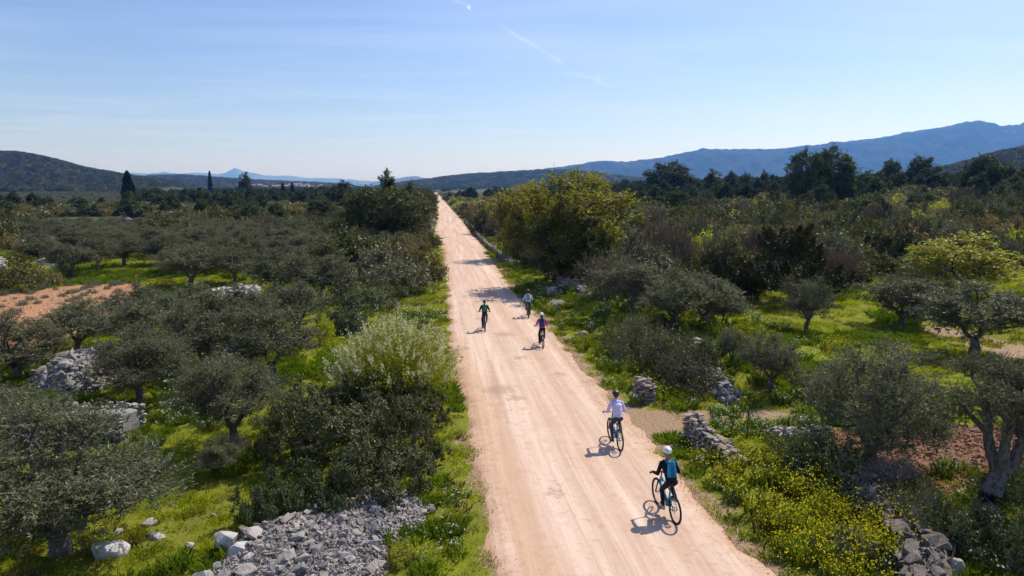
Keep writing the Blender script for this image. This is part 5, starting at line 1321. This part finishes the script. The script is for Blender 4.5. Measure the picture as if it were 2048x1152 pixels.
# ------------------------------------------------------------------ smoke of a field fire in the valley
def smoke(px, py, D, wpx, hpx, dens, label, seed, lean=0.0):
    rng = np.random.default_rng(seed); bm = bmesh.new(); m_ = D / F
    x0, z0 = (px - 1024) / F * D, ztop(D, py)
    for i in range(9):
        t = i / 8; r = (0.25 + 0.3 * t) * wpx * m_ * rng.uniform(0.6, 1.0)
        c = Vector((x0 + lean * t * wpx * m_ + rng.normal() * wpx * m_ * 0.25, D + rng.normal() * 3, z0 + t * hpx * m_))
        bmesh.ops.create_icosphere(bm, subdivisions=2, radius=1, matrix=Matrix.Translation(c) @ Matrix.Diagonal((r, r, max(2.0, hpx * m_ * 0.22), 1)))
    me = bpy.data.meshes.new('smoke'); bm.to_mesh(me); bm.free()
    o = bpy.data.objects.new('smoke', me); COL.objects.link(o); md = o.modifiers.new('r', 'REMESH'); md.mode = 'VOXEL'; md.voxel_size = max(0.8, wpx * m_ / 25)
    me2 = bpy.data.meshes.new_from_object(o.evaluated_get(bpy.context.evaluated_depsgraph_get())); o.modifiers.clear(); o.data = me2
    b = NB('smoke'); pv = b.n('ShaderNodeVolumePrincipled'); pv.inputs['Color'].default_value = (0.8, 0.86, 0.95, 1); pv.inputs['Density'].default_value = dens; b.t.links.new(pv.outputs[0], b.out.inputs['Volume']); me2.materials.clear(); me2.materials.append(b.m)
    tag(o, label, kind='stuff')
smoke(345, 392, 620, 40, 14, 0.012, 'bluish smoke hanging low over the valley on the left', 3)

# ------------------------------------------------------------------ haze
b = NB('haze'); pv = b.n('ShaderNodeVolumePrincipled'); pv.inputs['Color'].default_value = (0.15, 0.40, 1.0, 1); pv.inputs['Absorption Color'].default_value = (1, 1, 1, 1); pv.inputs['Density'].default_value = 0.000105; pv.inputs['Anisotropy'].default_value = 0.3
b.t.links.new(pv.outputs[0], b.out.inputs['Volume'])
V, Fq = box(-19500, 19500, -3500, 19000, -10, 760)
o = link('haze', np_mesh('haze', V, Fq, b.m)); tag(o, 'thin blue air haze over the whole valley', kind='stuff')
# ------------------------------------------------------------------ cyclists
def round_cone(bm, p0, p1, r0, r1, seg=12):
    """closed tapered capsule (hull of two balls)"""
    b2 = bmesh.new()
    for p, r in ((p0, r0), (p1, r1)):
        r = r if np.ndim(r) else (r, r, r)
        m = Matrix.Translation(Vector(p)) @ Matrix.Diagonal((*r, 1))
        bmesh.ops.create_icosphere(b2, subdivisions=2, radius=1, matrix=m)
    ret = bmesh.ops.convex_hull(b2, input=b2.verts)
    for v in [v for v in b2.verts if not v.link_faces]: b2.verts.remove(v)
    tmp = bpy.data.meshes.new('tmp'); b2.to_mesh(tmp); b2.free(); bm.from_mesh(tmp); bpy.data.meshes.remove(tmp)
def melt(name, cones, mat, parent, voxel=0.010, smooth_it=3, cut=None):
    """one continuous skin grown over the overlapping tapered forms"""
    bm = bmesh.new()
    for c in cones: round_cone(bm, *c)
    me = bpy.data.meshes.new(name); bm.to_mesh(me); bm.free()
    o = bpy.data.objects.new(name, me); COL.objects.link(o)
    m = o.modifiers.new('r', 'REMESH'); m.mode = 'VOXEL'; m.voxel_size = voxel
    s = o.modifiers.new('s', 'SMOOTH'); s.iterations = smooth_it; s.factor = 0.5
    dg = bpy.context.evaluated_depsgraph_get(); ev = o.evaluated_get(dg); me2 = bpy.data.meshes.new_from_object(ev)
    o.modifiers.clear(); o.data = me2; bpy.data.meshes.remove(me); me2.name = name
    me2.polygons.foreach_set('use_smooth', np.ones(len(me2.polygons), bool)); me2.materials.clear(); me2.materials.append(mat)
    o.parent = parent
    return o
M_SKIN = simple('skin', (0.42, 0.24, 0.17), 0.55, 0.35); M_HAIRD = simple('dark_hair', (0.025, 0.017, 0.012), 0.6, nscale=60); M_HAIRL = simple('light_hair', (0.26, 0.16, 0.09), 0.6, nscale=60)
M_TYRE = simple('tyre_rubber', (0.02, 0.02, 0.02), 0.8, 0.2); M_RIM = simple('black_rim', (0.03, 0.03, 0.032), 0.4); M_STEEL = simple('steel', (0.45, 0.45, 0.46), 0.3, 0.5, 0.9); M_BLACK = simple('black_plastic', (0.018, 0.018, 0.02), 0.5)
def ik(a, b, l1, l2, pole):
    a, b, pole = Vector(a), Vector(b), Vector(pole); d = b - a; L_ = min(d.length, (l1 + l2) * 0.999); dn = d.normalized(); b = a + dn * L_
    x = (l1 * l1 - l2 * l2 + L_ * L_) / (2 * L_); h = math.sqrt(max(0, l1 * l1 - x * x)); pn = (pole - dn * pole.dot(dn)).normalized()
    return a + dn * x + pn * h, b
def torus(name, R_, r_, mat, parent, loc, seg=48, sides=8, sq=1.0):
    a = np.linspace(0, 2 * PI, seg, endpoint=False); pts = np.stack([0 * a, np.cos(a) * R_, np.sin(a) * R_], -1)
    b_ = np.linspace(0, 2 * PI, sides, endpoint=False); V = []
    for i, t in enumerate(a):
        for s in b_: V.append((math.sin(s) * r_ * sq, math.cos(t) * (R_ + math.cos(s) * r_), math.sin(t) * (R_ + math.cos(s) * r_)))
    idx = np.arange(seg * sides).reshape(seg, sides); n1_ = np.roll(idx, -1, 0)
    Fq = np.stack([idx, np.roll(idx, -1, 1), np.roll(n1_, -1, 1), n1_], -1).reshape(-1, 4)
    o = link(name, np_mesh(name, np.array(V), Fq, mat, smooth_=True), parent); o.location = loc; return o
def tube_obj(name, segs, mat, parent, sides=8):
    bm = bmesh.new()
    Vb, Fb = tubes(segs, sides); caps = []; o = 0; fc = []
    for pts, rad in segs:
        k = len(pts); caps.append([o + i for i in range(sides)][::-1]); caps.append([o + (k - 1) * sides + i for i in range(sides)]); o += k * sides
    me = np_mesh(name, Vb, [Fb, np.array(caps)], mat, smooth_=True)
    return link(name, me, parent)
def line(a, b, r0, r1=None, k=2): return (np.linspace(np.array(a, float), np.array(b, float), k), np.full(k, r0) if r1 is None else np.linspace(r0, r1, k))

def bicycle(loc, rz, label, framemat, crank, steer=0.0, ebike=True):
    root = empty('bicycle', loc, rz); root.scale = (0.95,) * 3; tag(root, label, 'bicycle', 'mountain bikes ridden along the gravel road')
    bb = np.array([0, -0.10, 0.31]); st = np.array([0, -0.24, 0.76]); ht = np.array([0, 0.36, 0.86]); hb = np.array([0, 0.40, 0.72]); ra = np.array([0, -0.55, 0.35]); fa = np.array([0, 0.56, 0.35])
    fr = tube_obj('frame', [line(bb, st, 0.022), line(bb, hb, 0.045 if ebike else 0.028, 0.034), line(st - [0, 0, 0.04], ht, 0.021, 0.024), line(ht, hb, 0.027)] + [line([s * 0.03, bb[1], bb[2]], [s * 0.065, ra[1], ra[2]], 0.012) for s in (-1, 1)] + [line([s * 0.02, st[1], st[2] - 0.06], [s * 0.065, ra[1], ra[2]], 0.010) for s in (-1, 1)] + [line(bb - [0, 0.02, 0.05], bb + [0, 0.03, 0.06], 0.06, 0.055)], framemat, root)
    tube_obj('fork', [line([s * 0.055, hb[1], hb[2] + 0.02], [s * 0.06, fa[1], fa[2]], 0.02, 0.015) for s in (-1, 1)] + [line([-0.06, hb[1], hb[2] + 0.02], [0.06, hb[1], hb[2] + 0.02], 0.02)], M_BLACK, root)
    for ax in (ra, fa):
        wh = tube_obj('wheel', [line([-0.05, 0, 0], [0.05, 0, 0], 0.025)], M_STEEL, root); wh.location = ax
        torus('tyre', 0.335, 0.027, M_TYRE, wh, (0, 0, 0)); torus('rim', 0.303, 0.011, M_RIM, wh, (0, 0, 0), sides=6, sq=1.4)
        sp = [line([(-1) ** i * 0.02, math.cos(i * PI / 12) * 0.02, math.sin(i * PI / 12) * 0.02], [0, math.cos(i * PI / 12 + 0.2) * 0.30, math.sin(i * PI / 12 + 0.2) * 0.30], 0.0016) for i in range(24)]
        tube_obj('spokes', sp, M_STEEL, wh, 3)
        if ax is ra: torus('brake_disc', 0.07, 0.006, M_STEEL, wh, (-0.04, 0, 0), 24, 4)
    tube_obj('handlebar', [(np.array([[-0.36, 0.24, 1.03], [-0.2, 0.30, 1.03], [-0.06, 0.34, 1.0], [0.06, 0.34, 1.0], [0.2, 0.30, 1.03], [0.36, 0.24, 1.03]]), np.full(6, 0.014)), line([0, 0.35, 0.84], [0, 0.335, 1.0], 0.018)], M_BLACK, root)
    for s in (-1, 1): tube_obj('grip', [line([s * 0.37, 0.237, 1.03], [s * 0.26, 0.275, 1.03], 0.019)], M_BLACK, root)
    sdl = melt('saddle', [((-0.05, -0.36, 0.93), (0.05, -0.36, 0.93), 0.035, 0.035), ((0, -0.34, 0.93), (0, -0.12, 0.935), 0.04, 0.02), ((0, -0.36, 0.925), (0, -0.25, 0.93), 0.05, 0.035)], M_BLACK, root, 0.008)
    tube_obj('seat_post', [line(st, [0, -0.28, 0.92], 0.015)], M_BLACK, root)
    tube_obj('chainring', [(np.array([[0.055, bb[1], bb[2]], [0.06, bb[1], bb[2]]]), np.array([0.095, 0.095]))], M_BLACK, root, 20)
    peds = []
    for s in (-1, 1):
        a = crank + (PI if s < 0 else 0); e = bb + np.array([0, math.cos(a) * 0.17, math.sin(a) * 0.17])
        tube_obj('crank_arm', [line(bb + [s * 0.075, 0, 0], e + [s * 0.08, 0, 0], 0.013, 0.010)], M_BLACK, root)
        V, Fq = box(-0.045, 0.045, -0.05, 0.05, -0.012, 0.012); p = link('pedal', np_mesh('pedal', V, Fq, M_BLACK), root); p.location = e + [s * 0.13, 0, 0]
        peds.append(Vector(e + [s * 0.13, 0, 0.0]))
    return root, peds

def rider(bike, peds, label, top, sleeve_long, trousers, shoe, helmet, hair=None, k=1.0, lean=0.16, shirt_name='shirt', hood=None, extras=None, long_hair=False, legs_long=True, headturn=0.0):
    root = empty('person', bike.location, bike.rotation_euler[2]); root.scale = (0.95,) * 3; tag(root, label, 'person', 'cyclists on the gravel road')
    hipc = Vector((0, -0.27, 1.0)); neck = Vector((0, -0.27 + lean + 0.10, 1.0 + 0.49 * k)); head = neck + Vector((0, 0.05, 0.15)); chest = hipc.lerp(neck, 0.66) + Vector((0, -0.03, 0))
    body, shirt, trou = [], [], []
    body += [(neck - Vector((0, 0.02, 0.06)), neck + Vector((0, 0.025, 0.07)), 0.058, 0.052), (head, head + Vector((0, 0.015, 0.035)), (0.072, 0.088, 0.09), (0.076, 0.095, 0.10)), (head + Vector((0, 0.045, -0.055)), head + Vector((0, 0.04, -0.03)), 0.045, 0.05),
             (head + Vector((0, 0.098, -0.005)), head + Vector((0, 0.115, -0.025)), 0.011, 0.014)]
    for s in (-1, 1): body.append((head + Vector((s * 0.078, 0.0, 0.01)), head + Vector((s * 0.080, -0.005, -0.02)), (0.009, 0.017, 0.022), (0.008, 0.012, 0.014)))
    tors = [(hipc + Vector((0, -0.01, 0.0)), chest, (0.155, 0.12, 0.11), (0.175, 0.125, 0.12)), (chest, neck - Vector((0, 0.01, 0.09)), (0.175, 0.125, 0.12), (0.13, 0.085, 0.07))]
    body += [(a, b, tuple(x * 0.92 for x in c), tuple(x * 0.92 for x in d)) for a, b, c, d in tors]; shirt += tors
    shirt.append((neck - Vector((0, 0.015, 0.05)), neck - Vector((0, 0.01, 0.0)), 0.072, 0.062))
    for i, s in enumerate((-1, 1)):
        sh = neck + Vector((s * 0.175, -0.03, -0.085)); hand = Vector((s * 0.315, 0.245, 1.06)); el, wr = ik(sh, hand + Vector((s * 0.0, -0.07, 0.03)), 0.29 * k, 0.26 * k, (s * 0.35, -0.5, -0.8))
        body += [(sh, el, 0.047, 0.038), (el, wr, 0.037, 0.026)]
        shirt += [(neck + Vector((s * 0.06, -0.02, -0.075)), sh, 0.07, 0.062)]
        sl_end = el.lerp(wr, 0.92) if sleeve_long else sh.lerp(el, 0.75)
        if sleeve_long: shirt += [(sh, el, 0.062, 0.052), (el, sl_end, 0.051, 0.040)]
        else: shirt += [(sh, sl_end, 0.063, 0.056)]
        # hand closed on the grip: palm, four fingers curled over the bar, thumb from the inner side of the palm underneath
        pc = hand + Vector((0, -0.022, 0.008)); body += [(wr, pc, (0.028, 0.026, 0.020), (0.036, 0.022, 0.018))]
        for f in range(4):
            fx = s * (0.033 - 0.022 * f); ln = (0.85, 1.0, 0.95, 0.8)[f]
            a = pc + Vector((fx, 0.012, 0.012)); b = a + Vector((0, 0.034 * ln, -0.006)); c_ = b + Vector((0, 0.012 * ln, -0.028 * ln)); d_ = c_ + Vector((0, -0.020 * ln, -0.018 * ln))
            body += [(a, b, 0.0095, 0.009), (b, c_, 0.009, 0.0085), (c_, d_, 0.0085, 0.0075)]
        ta = pc + Vector((-s * 0.030, -0.012, -0.004)); tb_ = ta + Vector((-s * 0.018, 0.020, -0.016)); body += [(ta, tb_, 0.012, 0.010), (tb_, tb_ + Vector((s * 0.012, 0.024, -0.008)), 0.010, 0.009)]
        hp = hipc + Vector((s * 0.08, 0.0, -0.02)); ft = peds[i]; ank = ft + Vector((-s * 0.01, -0.10, 0.10)); kn, ank2 = ik(hp, ank, 0.43 * k, 0.42 * k, (s * 0.12, 1, 0.2))
        body += [(hp, kn, 0.075, 0.05), (kn, ank2, 0.05, 0.032), (ank2, ft + Vector((0, 0.05, 0.035)), 0.033, 0.026)]
        trou += [(hp + Vector((0, -0.03, 0.0)), kn, (0.085, 0.09, 0.088), (0.062, 0.064, 0.064))]
        le = kn.lerp(ank2, 0.93 if legs_long else 0.15); trou += [(kn, le, 0.064, 0.048 if legs_long else 0.062)]
        melt('shoe', [(ank2 + Vector((0, -0.02, -0.02)), ank2 + Vector((0, -0.03, -0.065)), 0.044, 0.040), (ank2 + Vector((0, -0.03, -0.068)), ft + Vector((0, 0.09, 0.042)), (0.038, 0.04, 0.03), (0.038, 0.045, 0.026))], shoe, root, 0.009)
    trou += [(hipc + Vector((-0.05, -0.03, -0.01)), hipc + Vector((0.05, -0.03, -0.01)), (0.095, 0.105, 0.10), (0.095, 0.105, 0.10)), (hipc, hipc + Vector((0, 0.01, 0.08)), (0.14, 0.11, 0.07), (0.135, 0.10, 0.05))]
    melt('body', body, M_SKIN, root, 0.0085, 2)
    sh_o = melt(shirt_name, shirt, top, root, 0.011, 3); melt('trousers', trou, trousers, root, 0.011, 3)
    if hood is not None: melt('hood', [(neck + Vector((-0.05, -0.07, -0.04)), neck + Vector((0.05, -0.07, -0.04)), 0.055, 0.055), (neck + Vector((0, -0.09, -0.05)), neck + Vector((0, -0.10, -0.11)), 0.06, 0.04)], hood, root, 0.011)
    for s in (-1, 1): melt('eye', [(head + Vector((s * 0.03, 0.088, 0.012)), head + Vector((s * 0.03, 0.090, 0.012)), 0.011, 0.011)], M_BLACK, root, 0.004, 1)
    if hair is not None:
        hc = [(head + Vector((0, -0.03, 0.0)), head + Vector((0, -0.01, 0.045)), (0.086, 0.085, 0.09), (0.084, 0.10, 0.085))]
        if long_hair: hc += [(head + Vector((0, -0.07, -0.02)), neck + Vector((0, -0.085, -0.10)), (0.07, 0.045, 0.06), (0.05, 0.03, 0.05))]
        melt('hair', hc, hair, root, 0.009)
    if helmet is not None:
        hm_, vent = helmet; hc = head + Vector((0, -0.005, 0.055)); V = []; nu, nv = 36, 14
        for j in range(nv):
            ph = (j / (nv - 1)) * R(98)
            for i in range(nu):
                th = 2 * PI * i / nu; rx, ry, rz_ = 0.102, 0.132, 0.102
                rib = 1.0 + 0.035 * (math.cos(math.atan2(math.sin(th) * math.sin(ph), 0.35) * 9) > 0.0) * math.sin(min(ph, R(90))) * (j > 1)
                V.append((math.sin(ph) * math.sin(th) * rx * rib, math.sin(ph) * math.cos(th) * ry * rib - 0.01, math.cos(ph) * rz_ * (1 + (rib - 1) * 0.8)))
        ii = np.arange(nu * nv).reshape(nv, nu); Fq = np.stack([ii[:-1], ii[1:], np.roll(ii[1:], -1, 1), np.roll(ii[:-1], -1, 1)], -1).reshape(-1, 4)
        ho = link('helmet', np_mesh('helmet', np.array(V), Fq, hm_, smooth_=True), root); ho.location = hc; ho.rotation_euler = (0.05, 0, 0)
        md = ho.modifiers.new('thick', 'SOLIDIFY'); md.thickness = 0.014
        for row in (-1, 0, 1):       # dark vent slots sunk in the shell, front to back
            for q in range(4):
                ph = R(-62 + q * 40); xo = row * 0.042; c = hc + Vector((xo, math.sin(ph) * 0.128 - 0.01, math.cos(ph) * 0.101 * math.sqrt(max(0.1, 1 - (xo / 0.1) ** 2)) + 0.001))
                V, Fq = box(-0.012, 0.012, -0.027, 0.027, -0.006, 0.013); v_ = link('vent', np_mesh('vent', V, Fq, vent), ho); v_.location = c - hc; v_.rotation_euler = (-ph, 0, 0)
    return root, neck, hipc, chest
def backpack(r, neck, chest, mat, mat2, label):
    root = empty('backpack', r.location, r.rotation_euler[2]); root.scale = (0.95,) * 3; tag(root, label, 'backpack')
    up = (neck - chest).normalized(); b = chest + Vector((0, -0.165, -0.02))
    melt('pack_body', [(b + Vector((-0.06, 0, -0.13)), b + Vector((0.06, 0, -0.13)), (0.07, 0.065, 0.07), (0.07, 0.065, 0.07)), (b + Vector((-0.055, 0, -0.13)), b + Vector((-0.045, 0.045, 0.17)), (0.07, 0.07, 0.07), (0.06, 0.055, 0.06)), (b + Vector((0.055, 0, -0.13)), b + Vector((0.045, 0.045, 0.17)), (0.07, 0.07, 0.07), (0.06, 0.055, 0.06))], mat, root, 0.011)
    melt('front_pocket', [(b + Vector((-0.035, -0.055, -0.11)), b + Vector((0.035, -0.055, -0.11)), 0.035, 0.035), (b + Vector((0, -0.05, -0.10)), b + Vector((0, -0.015, 0.08)), (0.06, 0.035, 0.04), (0.045, 0.03, 0.03))], mat2, root, 0.01)
    for s in (-1, 1): tube_obj('strap', [(np.array([b + Vector((s * 0.07, 0.05, 0.17)), neck + Vector((s * 0.11, -0.01, -0.005)), neck + Vector((s * 0.125, 0.07, -0.10)), chest + Vector((s * 0.13, 0.13, -0.03)), chest + Vector((s * 0.165, 0.0, -0.14)), b + Vector((s * 0.10, 0.03, -0.12))]), np.full(6, 0.017))], mat2, root, 6)
    tube_obj('handle', [(np.array([b + Vector((-0.03, 0.04, 0.21)), b + Vector((0, 0.035, 0.26)), b + Vector((0.03, 0.04, 0.21))]), np.full(3, 0.007))], mat2, root, 5)
def tiedye():
    b = NB('tie_dye_cloth'); co = b.coord(); n = b.noise(co, 14, 4, 0.6, 1.5)
    c = b.mix(b.mapr(n, 0.38, 0.62), (0.78, 0.74, 0.84), (0.46, 0.38, 0.68)); return b.princ(c, 0.9, b.bump(b.noise(co, 18, 3), 0.5, 0.02), spec=0.1)
def cloth(name, c, n=9):
    b = NB(name); co = b.coord(); k = b.noise(co, n, 4, 0.6)
    return b.princ(b.mix(b.mapr(k, 0.3, 0.7), tuple(x * 0.8 for x in c), tuple(min(1, x * 1.15) for x in c)), 0.85, b.bump(k, 1.0, 0.08), spec=0.15)
C_BLK = cloth('black_cloth', (0.016, 0.016, 0.020)); C_NAVY = cloth('navy_cloth', (0.022, 0.03, 0.055)); C_GREYT = cloth('grey_trouser_cloth', (0.065, 0.055, 0.055)); C_GREEN = cloth('green_nylon', (0.02, 0.26, 0.10))
C_BLUE = cloth('blue_nylon', (0.03, 0.29, 0.52)); C_BLUE2 = cloth('dark_blue_nylon', (0.02, 0.15, 0.30)); C_PINK = cloth('magenta_cloth', (0.42, 0.06, 0.24)); C_PALE = cloth('pale_blue_cloth', (0.52, 0.62, 0.74)); C_GRY = cloth('grey_nylon', (0.26, 0.27, 0.33)); C_JEAN = cloth('denim', (0.05, 0.08, 0.13)); C_NV = cloth('navy_nylon', (0.025, 0.045, 0.10)); C_TAN = cloth('tan_fleece', (0.33, 0.22, 0.13))
HW = simple('white_helmet_shell', (0.75, 0.76, 0.78), 0.35, 0.5); HB = simple('black_helmet_shell', (0.02, 0.02, 0.024), 0.4, 0.5); SHOE = simple('grey_shoe', (0.35, 0.33, 0.32), 0.7); SHOED = simple('dark_shoe', (0.05, 0.045, 0.045), 0.7)
F_TEAL = simple('teal_frame', (0.02, 0.30, 0.40), 0.35, 0.5); F_BLUE = simple('blue_frame', (0.10, 0.30, 0.48), 0.35, 0.5); F_DK = simple('dark_frame', (0.05, 0.06, 0.08), 0.4, 0.5)
def place(px, py, hdg):
    """rear tyre contact seen at px, py; heading in degrees to the left of straight ahead"""
    g = gpt(px, py); h = R(hdg); fwd = Vector((-math.sin(h), math.cos(h), 0)); p = g + fwd * 0.55; p.z = 0.075; return p, h
def deck(p):
    l, r = road_edges(np.array([p.y])); l, r = float(l[0]), float(r[0]); t = (float(road_u(p.x, p.y)) - l) / (r - l)
    return 0.035 + 0.05 * (1 - (2 * t - 1) ** 2) - 0.006
def cyc(px, py, hdg, blabel, fm, crank): 
    p, h = place(px, py, hdg); p.z = deck(p); return bicycle(p, h, blabel, fm, crank)
b1, p1 = cyc(1350, 1053, 11, 'teal mountain bike under the rider with the blue backpack', F_TEAL, R(125))
r1, n_, h_, c_ = rider(b1, p1, 'nearest cyclist in black with white helmet and blue backpack', C_BLK, True, C_BLK, SHOE, (HW, M_BLACK), M_HAIRL, 0.98, 0.17, 'jacket', C_TAN, long_hair=True)
backpack(r1, n_, c_, C_BLUE, C_BLUE2, 'bright blue backpack on the nearest cyclist')
b2, p2 = cyc(1240, 906, 8, 'blue-framed mountain bike under the rider in the pale violet hoodie', F_BLUE, R(110))
tie = tiedye(); r2, n_, h_, c_ = rider(b2, p2, 'cyclist in a pale violet and white hoodie with black helmet', tie, True, C_GREYT, SHOED, (HB, M_BLACK), M_HAIRD, 1.06, 0.16, 'hoodie', tie)
b3, p3 = cyc(970, 666, 5, 'dark bike under the rider with the green backpack', F_DK, R(95))
r3, n_, h_, c_ = rider(b3, p3, 'dark-haired bareheaded cyclist with green backpack on the left of the road', C_BLK, False, C_NAVY, SHOED, None, M_HAIRD, 1.05, 0.15)
backpack(r3, n_, c_, C_GREEN, C_GREEN, 'green backpack on the bareheaded cyclist')
b4, p4 = cyc(1057, 638, 3, 'dark bike under the rider in the pale blue jacket, farthest ahead on the right', F_DK, R(240))
r4, n_, h_, c_ = rider(b4, p4, 'cyclist in a pale blue jacket and dark helmet, farthest ahead', C_PALE, True, C_JEAN, SHOED, (HB, M_BLACK), M_HAIRD, 1.0, 0.15, 'jacket')
backpack(r4, n_, c_, C_GRY, C_GRY, 'grey backpack on the cyclist in the pale blue jacket')
b5, p5 = cyc(1086, 699, 6, 'dark bike under the rider in the magenta shirt', F_DK, R(120))
r5, n_, h_, c_ = rider(b5, p5, 'cyclist in a magenta shirt with white helmet and navy backpack', C_PINK, False, C_BLK, SHOED, (HW, M_BLACK), M_HAIRD, 0.99, 0.16, long_hair=True)
backpack(r5, n_, c_, C_NV, C_BLUE2, 'navy backpack on the cyclist in the magenta shirt')
